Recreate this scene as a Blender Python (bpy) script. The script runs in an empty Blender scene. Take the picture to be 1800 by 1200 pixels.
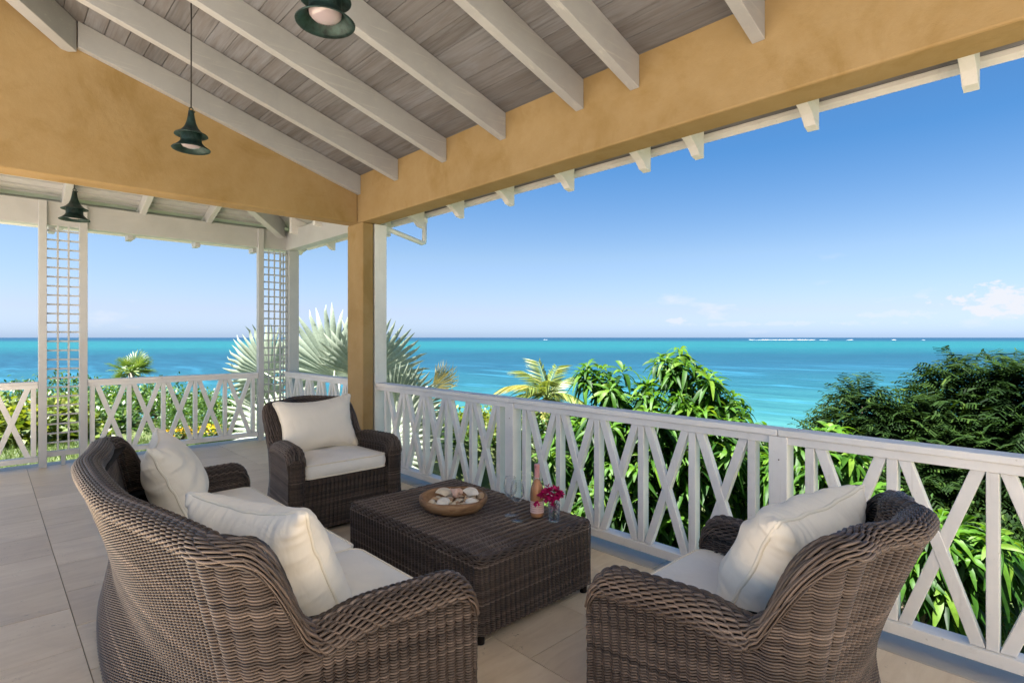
import bpy, math, random
import numpy as np
from mathutils import Matrix, Vector, Euler

random.seed(7)
rng = np.random.default_rng(7)
scene = bpy.context.scene
COL = scene.collection
PI = math.pi

# ------------------------------------------------------------------ camera
CAM_H = 1.45
FOC = 970.0                      # focal length in photograph pixels (1800 wide)
HEAD = math.radians(46.36)       # heading of the camera, from +X (out to sea) towards +Y
cam_d = bpy.data.cameras.new("camera")
cam = bpy.data.objects.new("camera", cam_d)
COL.objects.link(cam)
cam_d.sensor_width = 36.0
cam_d.lens = FOC * 36.0 / 1800.0
cam_d.shift_y = -7.0 / 1800.0
cam_d.clip_start = 0.05
cam_d.clip_end = 60000.0
cam.location = (0, 0, CAM_H)
cam.rotation_euler = (math.radians(90), 0, HEAD - math.radians(90))
scene.camera = cam

# ------------------------------------------------------------------ sky, sun, exposure
SUN_EL = math.radians(64)
SUN_AZ = (-0.95, 0.31)           # horizontal direction towards the sun
SKY_STRENGTH = 0.0525
SUN_STRENGTH = 5.0
EXPOSURE = 2.42
_l = math.hypot(*SUN_AZ)
SUN_AZ = (SUN_AZ[0] / _l, SUN_AZ[1] / _l)
world = bpy.data.worlds.new("World")
scene.world = world
world.use_nodes = True


def build_world():
    nt = world.node_tree
    nt.nodes.clear()
    N = nt.nodes.new
    L = nt.links.new
    out = N("ShaderNodeOutputWorld")
    bg = N("ShaderNodeBackground")
    sky = N("ShaderNodeTexSky")
    sky.sky_type = 'NISHITA'
    sky.sun_disc = False
    sky.sun_elevation = SUN_EL
    sky.sun_rotation = math.atan2(SUN_AZ[0], SUN_AZ[1])
    sky.altitude = 10
    sky.air_density = 1.0
    sky.dust_density = 0.6
    sky.ozone_density = 2.2
    hs = N("ShaderNodeHueSaturation")
    hs.inputs['Saturation'].default_value = 1.0
    hs.inputs['Hue'].default_value = 0.5
    L(sky.outputs[0], hs.inputs['Color'])
    tc0 = N("ShaderNodeTexCoord")
    sep0 = N("ShaderNodeSeparateXYZ")
    L(tc0.outputs['Generated'], sep0.inputs[0])
    grade = N("ShaderNodeValToRGB")           # clear tropical air: deeper blue aloft, less yellow at the horizon, same all round
    ge = grade.color_ramp.elements
    stops = [(0.0, (0.40, 0.54, 0.93)), (0.012, (0.43, 0.55, 0.90)), (0.045, (0.46, 0.49, 0.70)), (0.14, (0.48, 0.52, 0.59)), (0.30, (0.235, 0.445, 0.605)), (1.0, (0.34, 0.50, 0.62))]
    while len(ge) < len(stops): ge.new(0.5)
    for i_, (p_, c_) in enumerate(stops):
        ge[i_].position = p_; ge[i_].color = (*c_, 1)
    L(sep0.outputs['Z'], grade.inputs[0])
    gm = N("ShaderNodeMixRGB"); gm.blend_type = 'MULTIPLY'; gm.inputs[0].default_value = 1.0
    L(hs.outputs[0], gm.inputs[1]); L(grade.outputs[0], gm.inputs[2])
    # low fair-weather cumulus near the horizon, all the way round
    tc = N("ShaderNodeTexCoord")
    sep = N("ShaderNodeSeparateXYZ")
    L(tc.outputs['Generated'], sep.inputs[0])
    mp = N("ShaderNodeMapping")
    mp.inputs['Scale'].default_value = (9.0, 9.0, 26.0)
    mp.inputs['Location'].default_value = (0.35, 2.1, 0.0)
    L(tc.outputs['Generated'], mp.inputs[0])
    n1 = N("ShaderNodeTexNoise")
    n1.inputs['Scale'].default_value = 1.0
    n1.inputs['Detail'].default_value = 7.0
    n1.inputs['Roughness'].default_value = 0.55
    L(mp.outputs[0], n1.inputs['Vector'])
    mp2 = N("ShaderNodeMapping")
    mp2.inputs['Scale'].default_value = (2.3, 2.3, 2.0)
    mp2.inputs['Location'].default_value = (3.1, 0.7, 0.0)
    L(tc.outputs['Generated'], mp2.inputs[0])
    n2 = N("ShaderNodeTexNoise")
    n2.inputs['Scale'].default_value = 1.0
    n2.inputs['Detail'].default_value = 2.0
    L(mp2.outputs[0], n2.inputs['Vector'])
    mul = N("ShaderNodeMath"); mul.operation = 'MULTIPLY_ADD'
    L(n2.outputs['Fac'], mul.inputs[0]); mul.inputs[1].default_value = 0.75
    L(n1.outputs['Fac'], mul.inputs[2])
    dens = N("ShaderNodeMapRange")
    dens.inputs['From Min'].default_value = 0.98
    dens.inputs['From Max'].default_value = 1.12
    L(mul.outputs[0], dens.inputs['Value'])
    band = N("ShaderNodeValToRGB")
    e = band.color_ramp.elements
    e[0].position = 0.0; e[0].color = (0.25, 0.25, 0.25, 1)
    e[1].position = 0.16; e[1].color = (0, 0, 0, 1)
    m = e.new(0.045); m.color = (1, 1, 1, 1)
    m = e.new(0.09); m.color = (0.55, 0.55, 0.55, 1)
    L(sep.outputs['Z'], band.inputs[0])
    mm = N("ShaderNodeMath"); mm.operation = 'MULTIPLY'
    L(dens.outputs[0], mm.inputs[0]); L(band.outputs[0], mm.inputs[1])
    mm2 = N("ShaderNodeMath"); mm2.operation = 'MULTIPLY'
    L(mm.outputs[0], mm2.inputs[0]); mm2.inputs[1].default_value = 0.75
    # a cumulus bank low on the right and a small puff, each in its own direction
    mp5 = N("ShaderNodeMapping"); mp5.inputs['Scale'].default_value = (42, 42, 75); L(tc.outputs['Generated'], mp5.inputs[0])
    n5 = N("ShaderNodeTexNoise"); n5.inputs['Scale'].default_value = 1.0; n5.inputs['Detail'].default_value = 9.0; n5.inputs['Roughness'].default_value = 0.6; L(mp5.outputs[0], n5.inputs['Vector'])
    total = mm2.outputs[0]
    for (c_, sx, sz, amt) in (((0.9962, 0.078, 0.047), 0.062, 0.023, 0.95), ((0.8658, 0.4994, 0.0290), 0.022, 0.0055, 0.6), ((0.981, 0.19, 0.034), 0.05, 0.006, 0.35), ((0.93, 0.36, 0.022), 0.16, 0.004, 0.3)):
        sb = N("ShaderNodeVectorMath"); sb.operation = 'SUBTRACT'; L(tc.outputs['Generated'], sb.inputs[0]); sb.inputs[1].default_value = c_
        ms = N("ShaderNodeVectorMath"); ms.operation = 'MULTIPLY'; L(sb.outputs[0], ms.inputs[0]); ms.inputs[1].default_value = (1 / sx, 1 / sx, 1 / sz)
        ln_ = N("ShaderNodeVectorMath"); ln_.operation = 'LENGTH'; L(ms.outputs[0], ln_.inputs[0])
        ma = N("ShaderNodeMath"); ma.operation = 'MULTIPLY_ADD'; L(n5.outputs['Fac'], ma.inputs[0]); ma.inputs[1].default_value = 5.0; ma.inputs[2].default_value = -1.62
        sb2 = N("ShaderNodeMath"); sb2.operation = 'SUBTRACT'; L(ma.outputs[0], sb2.inputs[0]); L(ln_.outputs['Value'], sb2.inputs[1])
        mr = N("ShaderNodeMapRange"); mr.inputs['From Min'].default_value = -0.1; mr.inputs['From Max'].default_value = 0.45; mr.inputs['To Max'].default_value = amt
        L(sb2.outputs[0], mr.inputs['Value'])
        mxm = N("ShaderNodeMath"); mxm.operation = 'MAXIMUM'; L(total, mxm.inputs[0]); L(mr.outputs[0], mxm.inputs[1])
        total = mxm.outputs[0]
    mix = N("ShaderNodeMixRGB")
    L(total, mix.inputs[0])
    L(gm.outputs[0], mix.inputs[1])
    mix.inputs[2].default_value = (3.15, 3.25, 3.5, 1)
    L(mix.outputs[0], bg.inputs[0])
    bg.inputs[1].default_value = SKY_STRENGTH
    L(bg.outputs[0], out.inputs[0])


build_world()
sun_d = bpy.data.lights.new("sun", 'SUN')
sun_d.energy = SUN_STRENGTH
sun_d.angle = math.radians(0.53)
sun_d.color = (1.0, 0.975, 0.935)
sun = bpy.data.objects.new("sun", sun_d)
COL.objects.link(sun)
sv = Vector((SUN_AZ[0] * math.cos(SUN_EL), SUN_AZ[1] * math.cos(SUN_EL), math.sin(SUN_EL)))
sun.rotation_euler = sv.to_track_quat('Z', 'Y').to_euler()
sun.location = sv * 30
vs = scene.view_settings
vs.view_transform = 'Standard'
vs.look = 'None'
vs.exposure = EXPOSURE
vs.gamma = 1.0
vs.use_curve_mapping = False
scene.cycles.use_denoising = True
scene.cycles.max_bounces = 10
scene.cycles.diffuse_bounces = 6
scene.cycles.transparent_max_bounces = 12
scene.cycles.sample_clamp_indirect = 8.0
scene.cycles.caustics_reflective = False
scene.cycles.caustics_refractive = False


# ------------------------------------------------------------------ helpers
def at(x, y, d):
    """world point that lies d metres ahead of the camera plane at photo pixel (x, y)"""
    r = (x - 900.0) / FOC * d
    z = CAM_H - (y - 593.0) / FOC * d
    return Vector((r * math.sin(HEAD) + d * math.cos(HEAD), -r * math.cos(HEAD) + d * math.sin(HEAD), z))


def tag(o, label=None, cat=None, group=None, kind=None):
    if label: o['label'] = label
    if cat: o['category'] = cat
    if group: o['group'] = group
    if kind: o['kind'] = kind
    return o


def empty(name, loc=(0, 0, 0), rz=0.0):
    o = bpy.data.objects.new(name, None)
    o.empty_display_size = 0.1
    o.location = loc
    o.rotation_euler = (0, 0, rz)
    COL.objects.link(o)
    return o


def link(name, me, parent=None):
    o = bpy.data.objects.new(name, me)
    COL.objects.link(o)
    if parent is not None:
        o.parent = parent
    return o


def smooth_mesh(me):
    me.polygons.foreach_set('use_smooth', np.ones(len(me.polygons), dtype=bool))


def np_mesh(name, verts, quads, mat, smooth=True, tint=None, loop_n=4):
    """fast mesh from numpy arrays (all faces with loop_n corners)"""
    me = bpy.data.meshes.new(name)
    verts = np.ascontiguousarray(verts, dtype=np.float32).reshape(-1, 3)
    quads = np.ascontiguousarray(quads, dtype=np.int32).reshape(-1, loop_n)
    me.vertices.add(len(verts))
    me.vertices.foreach_set('co', verts.ravel())
    me.loops.add(quads.size)
    me.loops.foreach_set('vertex_index', quads.ravel())
    me.polygons.add(len(quads))
    me.polygons.foreach_set('loop_start', np.arange(0, quads.size, loop_n, dtype=np.int32))
    if tint is not None:
        a = me.attributes.new('tint', 'FLOAT', 'POINT')
        a.data.foreach_set('value', np.ascontiguousarray(tint, dtype=np.float32).ravel())
    me.update(calc_edges=True)
    if smooth:
        smooth_mesh(me)
    me.materials.append(mat)
    return me


class MB:
    """collects simple shapes into one mesh"""
    def __init__(s):
        s.v, s.f, s.sm = [], [], []

    def add(s, vs_, fs_, smooth=False):
        b = len(s.v)
        s.v.extend([tuple(v) for v in vs_])
        for f in fs_:
            s.f.append(tuple(i + b for i in f))
            s.sm.append(smooth)

    def box(s, x0, x1, y0, y1, z0, z1):
        s.add([(x0, y0, z0), (x1, y0, z0), (x1, y1, z0), (x0, y1, z0), (x0, y0, z1), (x1, y0, z1), (x1, y1, z1), (x0, y1, z1)],
              [(0, 3, 2, 1), (4, 5, 6, 7), (0, 1, 5, 4), (1, 2, 6, 5), (2, 3, 7, 6), (3, 0, 4, 7)])

    def hexa(s, p):
        s.add(p, [(0, 3, 2, 1), (4, 5, 6, 7), (0, 1, 5, 4), (1, 2, 6, 5), (2, 3, 7, 6), (3, 0, 4, 7)])

    def prism(s, poly, ext):
        """poly: list of 3d points, ext: extrusion vector"""
        n = len(poly)
        e = Vector(ext)
        vs_ = [Vector(p) for p in poly] + [Vector(p) + e for p in poly]
        fs_ = [tuple(range(n - 1, -1, -1)), tuple(range(n, 2 * n))]
        for i in range(n):
            j = (i + 1) % n
            fs_.append((i, j, n + j, n + i))
        s.add(vs_, fs_)

    def tube(s, pts, r, seg=8, caps=True):
        pts = [Vector(p) for p in pts]
        rs = r if isinstance(r, (list, tuple)) else [r] * len(pts)
        n = len(pts)
        vs_, fs_ = [], []
        prev = None
        for i, p in enumerate(pts):
            t = (pts[min(i + 1, n - 1)] - pts[max(i - 1, 0)])
            if t.length < 1e-9: t = Vector((0, 0, 1))
            t.normalize()
            if prev is None:
                a = Vector((0, 0, 1)) if abs(t.z) < 0.9 else Vector((1, 0, 0))
                prev = t.cross(a).normalized()
            u = (prev - t * prev.dot(t))
            u.normalize()
            w = t.cross(u)
            prev = u
            for k in range(seg):
                a = 2 * PI * k / seg
                vs_.append(p + (u * math.cos(a) + w * math.sin(a)) * rs[i])
        for i in range(n - 1):
            for k in range(seg):
                k2 = (k + 1) % seg
                fs_.append((i * seg + k, i * seg + k2, (i + 1) * seg + k2, (i + 1) * seg + k))
        if caps:
            fs_.append(tuple(range(seg - 1, -1, -1)))
            fs_.append(tuple((n - 1) * seg + k for k in range(seg)))
        s.add(vs_, fs_, True)

    def lathe(s, prof, seg=32, c=(0, 0, 0)):
        vs_, fs_ = [], []
        n = len(prof)
        for (r, z) in prof:
            for k in range(seg):
                a = 2 * PI * k / seg
                vs_.append((c[0] + r * math.cos(a), c[1] + r * math.sin(a), c[2] + z))
        for i in range(n - 1):
            for k in range(seg):
                k2 = (k + 1) % seg
                fs_.append((i * seg + k, i * seg + k2, (i + 1) * seg + k2, (i + 1) * seg + k))
        s.add(vs_, fs_, True)

    def build(s, name, mat, parent=None, bevel=0.0):
        me = bpy.data.meshes.new(name)
        me.from_pydata(s.v, [], s.f)
        me.polygons.foreach_set('use_smooth', s.sm)
        me.update()
        me.materials.append(mat)
        o = link(name, me, parent)
        if bevel:
            b = o.modifiers.new("bevel", 'BEVEL')
            b.width = bevel
            b.segments = 2
            b.limit_method = 'ANGLE'
            b.angle_limit = math.radians(40)
        return o


def box_obj(name, x0, x1, y0, y1, z0, z1, mat, parent=None, bevel=0.0):
    m = MB(); m.box(x0, x1, y0, y1, z0, z1)
    return m.build(name, mat, parent, bevel)


def sstep(a, b, x):
    t = np.clip((x - a) / (b - a), 0, 1)
    return t * t * (3 - 2 * t)


# ------------------------------------------------------------------ materials
class Mat:
    def __init__(s, name):
        s.m = bpy.data.materials.new(name)
        s.m.use_nodes = True
        s.nt = s.m.node_tree
        s.nt.nodes.clear()
        s.out = s.n("ShaderNodeOutputMaterial")
        s.b = s.n("ShaderNodeBsdfPrincipled")
        s.l(s.b.outputs[0], s.out.inputs[0])

    def n(s, t): return s.nt.nodes.new(t)
    def l(s, a, b): return s.nt.links.new(a, b)

    def coord(s, scale=(1, 1, 1), kind='Object', randomize=False, rot=(0, 0, 0)):
        tc = s.n("ShaderNodeTexCoord")
        mp = s.n("ShaderNodeMapping")
        mp.inputs['Scale'].default_value = scale
        mp.inputs['Rotation'].default_value = rot
        s.l(tc.outputs[kind], mp.inputs[0])
        if randomize:
            oi = s.n("ShaderNodeObjectInfo")
            ml = s.n("ShaderNodeMath"); ml.operation = 'MULTIPLY'; ml.inputs[1].default_value = 37.0
            s.l(oi.outputs['Random'], ml.inputs[0])
            s.l(ml.outputs[0], mp.inputs['Location'])
        return mp.outputs[0]

    def noise(s, vec, scale, detail=4, rough=0.55, dist=0.0):
        t = s.n("ShaderNodeTexNoise")
        t.inputs['Scale'].default_value = scale
        t.inputs['Detail'].default_value = detail
        t.inputs['Roughness'].default_value = rough
        t.inputs['Distortion'].default_value = dist
        s.l(vec, t.inputs['Vector'])
        return t.outputs['Fac']

    def ramp(s, fac, stops):
        r = s.n("ShaderNodeValToRGB")
        e = r.color_ramp.elements
        while len(e) < len(stops): e.new(0.5)
        for i, (p, c) in enumerate(stops):
            e[i].position = p
            e[i].color = (*c, 1) if len(c) == 3 else c
        s.l(fac, r.inputs[0])
        return r.outputs[0]

    def mix(s, fac, a, b, mode='MIX'):
        m = s.n("ShaderNodeMixRGB"); m.blend_type = mode
        for i, x in ((0, fac), (1, a), (2, b)):
            if hasattr(x, 'is_linked') or hasattr(x, 'links'): s.l(x, m.inputs[i])
            elif isinstance(x, (int, float)): m.inputs[i].default_value = x
            else: m.inputs[i].default_value = (*x, 1)
        return m.outputs[0]

    def bump(s, h, strength=0.3, dist=0.01, chain=None):
        b = s.n("ShaderNodeBump")
        b.inputs['Strength'].default_value = strength
        b.inputs['Distance'].default_value = dist
        s.l(h, b.inputs['Height'])
        if chain is not None: s.l(chain, b.inputs['Normal'])
        return b.outputs[0]

    def set(s, color=None, rough=None, normal=None, spec=None, **kw):
        b = s.b
        if color is not None:
            if hasattr(color, 'links'): s.l(color, b.inputs['Base Color'])
            else: b.inputs['Base Color'].default_value = (*color, 1)
        if rough is not None:
            if hasattr(rough, 'links'): s.l(rough, b.inputs['Roughness'])
            else: b.inputs['Roughness'].default_value = rough
        if normal is not None: s.l(normal, b.inputs['Normal'])
        if spec is not None: b.inputs['Specular IOR Level'].default_value = spec
        for k, v in kw.items():
            b.inputs[k].default_value = v
        return s.m


def rnd_out(M):
    return M.n("ShaderNodeObjectInfo").outputs['Random']


def mat_plaster():
    M = Mat("yellow_plaster")
    v = M.coord()
    a = M.noise(v, 0.9, 5, 0.6, 0.6)
    b = M.noise(v, 7.0, 5, 0.65)
    c1 = M.ramp(a, [(0.28, (0.26, 0.165, 0.060)), (0.5, (0.325, 0.22, 0.098)), (0.72, (0.37, 0.26, 0.13))])
    c = M.mix(0.35, c1, M.ramp(b, [(0.3, (0.285, 0.18, 0.07)), (0.7, (0.38, 0.265, 0.135))]))
    st = M.noise(M.coord((1, 1, 0.8)), 1.7, 6, 0.62, 1.0)
    c = M.mix(M.ramp(st, [(0.30, (0.55, 0.55, 0.55)), (0.47, (0, 0, 0))]), c, (0.21, 0.125, 0.03))
    f = M.noise(v, 160, 3, 0.7)
    g = M.noise(v, 22, 4, 0.6)
    n = M.bump(f, 0.22, 0.004)
    n = M.bump(g, 0.25, 0.01, n)
    return M.set(c, 0.85, n, 0.25)


def mat_white(name="white_painted_wood", axis=1, tone=(0.78, 0.765, 0.74)):
    M = Mat(name)
    sc = [22, 22, 22]; sc[axis] = 1.3
    v = M.coord(tuple(sc), randomize=True)
    g = M.noise(v, 1.6, 5, 0.6, 0.4)
    v2 = M.coord(randomize=True)
    d = M.noise(v2, 2.2, 5, 0.65, 0.3)
    t2 = tuple(x * 0.86 for x in tone)
    c = M.ramp(d, [(0.3, t2), (0.62, tone)])
    grime = M.noise(v2, 19, 4, 0.7)
    c = M.mix(M.ramp(grime, [(0.58, (0, 0, 0)), (0.78, (0.3, 0.3, 0.3))]), c, (0.47, 0.43, 0.38))
    chip = M.noise(v2, 48, 2, 0.5)
    c = M.mix(M.ramp(chip, [(0.72, (0, 0, 0)), (0.76, (0.35, 0.35, 0.35))]), c, (0.36, 0.31, 0.26))
    gg = M.ramp(g, [(0.36, (0, 0, 0)), (0.5, (1, 1, 1))])
    c = M.mix(M.ramp(g, [(0.28, (0.4, 0.4, 0.4)), (0.42, (0, 0, 0))]), c, (0.55, 0.52, 0.48))
    n = M.bump(gg, 0.16, 0.0025)
    return M.set(c, 0.52, n, 0.4)


def mat_plank():
    M = Mat("whitewashed_plank")
    # grain runs along Y of the plank
    v = M.coord((26, 1.1, 26), randomize=True)
    g = M.noise(v, 1.2, 6, 0.62, 1.3)
    v3 = M.coord((5, 0.8, 5), randomize=True)
    k = M.noise(v3, 1.5, 4, 0.6, 2.0)
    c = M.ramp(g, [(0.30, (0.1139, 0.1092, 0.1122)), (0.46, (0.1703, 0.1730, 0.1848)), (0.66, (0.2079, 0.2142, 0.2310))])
    c = M.mix(M.ramp(k, [(0.35, (0.55, 0.55, 0.55)), (0.6, (0, 0, 0))]), c, (0.14, 0.126, 0.118))
    r = rnd_out(M)
    c = M.mix(1.0, c, M.ramp(r, [(0, (0.74, 0.72, 0.71)), (0.5, (0.95, 0.92, 0.90)), (1, (1.08, 1.08, 1.1))]), 'MULTIPLY')
    vo = M.n("ShaderNodeTexVoronoi"); vo.inputs['Scale'].default_value = 1.0
    M.l(M.coord((4.2, 1.3, 4.2), randomize=True), vo.inputs['Vector'])
    c = M.mix(M.ramp(vo.outputs['Distance'], [(0.03, (0.8, 0.8, 0.8)), (0.075, (0, 0, 0))]), c, (0.17, 0.115, 0.085))
    n = M.bump(g, 0.25, 0.004)
    return M.set(c, 0.7, n, 0.25)


def mat_tile():
    M = Mat("travertine_tile")
    v = M.coord((1, 1, 1), randomize=True)
    a = M.noise(v, 2.6, 6, 0.62, 0.7)
    vs_ = M.coord((1.2, 7, 1), randomize=True)
    b = M.noise(vs_, 2.2, 6, 0.65, 0.9)
    c = M.ramp(a, [(0.28, (0.6000, 0.4632, 0.3175)), (0.5, (0.7300, 0.5873, 0.4219)), (0.74, (0.8000, 0.6780, 0.5220))])
    c = M.mix(0.45, c, M.ramp(b, [(0.3, (0.5800, 0.4441, 0.3001)), (0.55, (0.7400, 0.6017, 0.4350)), (0.8, (0.8200, 0.7067, 0.5481))]))
    pits = M.noise(v, 55, 3, 0.75)
    patch = M.noise(v, 5, 3, 0.6)
    pm = M.mix(1.0, M.ramp(pits, [(0.62, (0, 0, 0)), (0.68, (1, 1, 1))]), M.ramp(patch, [(0.5, (0, 0, 0)), (0.66, (1, 1, 1))]), 'MULTIPLY')
    c = M.mix(pm, c, (0.27, 0.21, 0.15))
    vein = M.noise(M.coord((2, 10, 2), randomize=True), 3.0, 8, 0.7, 1.5)
    c = M.mix(M.ramp(vein, [(0.66, (0, 0, 0)), (0.75, (0.45, 0.45, 0.45))]), c, (0.66, 0.61, 0.54))
    r = rnd_out(M)
    c = M.mix(1.0, c, M.ramp(r, [(0, (0.90, 0.88, 0.86)), (0.5, (0.97, 0.96, 0.95)), (1, (1.05, 1.05, 1.05))]), 'MULTIPLY')
    rg = M.ramp(a, [(0.3, (0.34,) * 3), (0.7, (0.5,) * 3)])
    n = M.bump(pm, 0.3, -0.002)
    n = M.bump(a, 0.12, 0.003, n)
    return M.set(c, rg, n, 0.42)


def mat_simple(name, color, rough=0.6, spec=0.4, nscale=12.0, var=0.25, bump=0.15, bscale=60, bdist=0.003, **kw):
    M = Mat(name)
    v = M.coord(randomize=True)
    a = M.noise(v, nscale, 5, 0.6)
    lo = tuple(c * (1 - var) for c in color); hi = tuple(min(1, c * (1 + var)) for c in color)
    c = M.ramp(a, [(0.3, lo), (0.7, hi)])
    n = M.bump(M.noise(v, bscale, 3, 0.6), bump, bdist)
    return M.set(c, rough, n, spec, **kw)


def mat_wicker():
    M = Mat("grey_brown_wicker")
    at_ = M.n("ShaderNodeAttribute"); at_.attribute_name = 'tint'
    c = M.ramp(at_.outputs['Fac'], [(0.0, (0.0298, 0.0201, 0.0151)), (0.45, (0.0761, 0.0550, 0.0425)), (0.8, (0.1366, 0.1030, 0.0822)), (1.0, (0.2236, 0.1743, 0.1406))])
    v = M.coord()
    a = M.noise(v, 5.0, 4, 0.6)
    c = M.mix(1.0, c, M.ramp(a, [(0.3, (0.80, 0.74, 0.70)), (0.7, (1.12, 1.1, 1.1))]), 'MULTIPLY')
    f = M.noise(v, 260, 2, 0.6)
    c = M.mix(1.0, c, M.ramp(f, [(0.3, (0.78,) * 3), (0.7, (1.15,) * 3)]), 'MULTIPLY')
    return M.set(c, 0.42, M.bump(f, 0.15, 0.001), 0.45)


def mat_fabric(name, color):
    M = Mat(name)
    v = M.coord(randomize=True)
    a = M.noise(v, 5, 4, 0.6)
    c = M.ramp(a, [(0.3, tuple(x * 0.94 for x in color)), (0.7, color)])
    w = M.n("ShaderNodeTexWave"); w.inputs['Scale'].default_value = 260; M.l(v, w.inputs['Vector'])
    w.inputs['Distortion'].default_value = 1.5
    f = M.noise(v, 420, 2, 0.6)
    # soft rumples
    r = M.noise(M.coord((9, 9, 3.5), randomize=True), 1.0, 3, 0.5, 1.2)
    n = M.bump(f, 0.16, 0.001)
    n = M.bump(r, 0.5, 0.016, n)
    m = M.set(c, 0.85, n, 0.15)
    M.b.inputs['Sheen Weight'].default_value = 0.15
    return m


def mat_leaf(name, stops, rough=0.38, trans=0.30, spec=0.45, tcol=None):
    M = Mat(name)
    at_ = M.n("ShaderNodeAttribute"); at_.attribute_name = 'tint'
    c = M.ramp(at_.outputs['Fac'], stops)
    v = M.coord(randomize=True)
    f = M.noise(v, 30, 3, 0.6)
    c = M.mix(1.0, c, M.ramp(f, [(0.3, (0.8,) * 3), (0.7, (1.15,) * 3)]), 'MULTIPLY')
    r = rnd_out(M)
    c = M.mix(1.0, c, M.ramp(r, [(0, (0.82, 0.86, 0.8)), (1, (1.15, 1.1, 1.0))]), 'MULTIPLY')
    M.set(c, rough, M.bump(f, 0.15, 0.003), spec)
    tr = M.n("ShaderNodeBsdfTranslucent")
    M.l(M.mix(1.0, c, tcol or (1.6, 1.5, 0.7), 'MULTIPLY'), tr.inputs[0])
    mx = M.n("ShaderNodeMixShader"); mx.inputs[0].default_value = trans
    M.l(M.b.outputs[0], mx.inputs[1]); M.l(tr.outputs[0], mx.inputs[2])
    M.l(mx.outputs[0], M.out.inputs[0])
    return M.m


def mat_bark(name, lo, hi):
    M = Mat(name)
    v = M.coord((6, 6, 1.5))
    a = M.noise(v, 3, 6, 0.65)
    return M.set(M.ramp(a, [(0.3, lo), (0.7, hi)]), 0.9, M.bump(a, 0.6, 0.02), 0.2)


def mat_glass(name, tint=(1, 1, 1), ior=1.45):
    M = Mat(name)
    g = M.n("ShaderNodeBsdfGlass")
    g.inputs['Color'].default_value = (*tint, 1); g.inputs['IOR'].default_value = ior; g.inputs['Roughness'].default_value = 0.0
    M.l(g.outputs[0], M.out.inputs[0])
    return M.m


def mat_thin(name, tint, gloss):
    """thin blown glass: lets the view through, mirrors at glancing angles"""
    M = Mat(name)
    tr = M.n("ShaderNodeBsdfTransparent"); tr.inputs[0].default_value = (*tint, 1)
    gl = M.n("ShaderNodeBsdfGlossy"); gl.inputs['Roughness'].default_value = 0.02
    lw = M.n("ShaderNodeLayerWeight"); lw.inputs['Blend'].default_value = 0.22
    ml = M.n("ShaderNodeMath"); ml.operation = 'MULTIPLY'; ml.inputs[1].default_value = gloss
    M.l(lw.outputs['Fresnel'], ml.inputs[0])
    mx = M.n("ShaderNodeMixShader"); M.l(ml.outputs[0], mx.inputs[0]); M.l(tr.outputs[0], mx.inputs[1]); M.l(gl.outputs[0], mx.inputs[2])
    df = M.n("ShaderNodeBsdfTranslucent"); df.inputs[0].default_value = (0.9, 0.92, 0.92, 1)  # whitish edge tint standing in for bright highlights on the rim
    lw2 = M.n("ShaderNodeLayerWeight"); lw2.inputs['Blend'].default_value = 0.15
    m3 = M.n("ShaderNodeMath"); m3.operation = 'MULTIPLY_ADD'; m3.inputs[1].default_value = 0.42; m3.inputs[2].default_value = 0.03; M.l(lw2.outputs['Facing'], m3.inputs[0])
    mx2 = M.n("ShaderNodeMixShader"); M.l(m3.outputs[0], mx2.inputs[0]); M.l(mx.outputs[0], mx2.inputs[1]); M.l(df.outputs[0], mx2.inputs[2])
    M.l(mx2.outputs[0], M.out.inputs[0])
    return M.m


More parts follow.
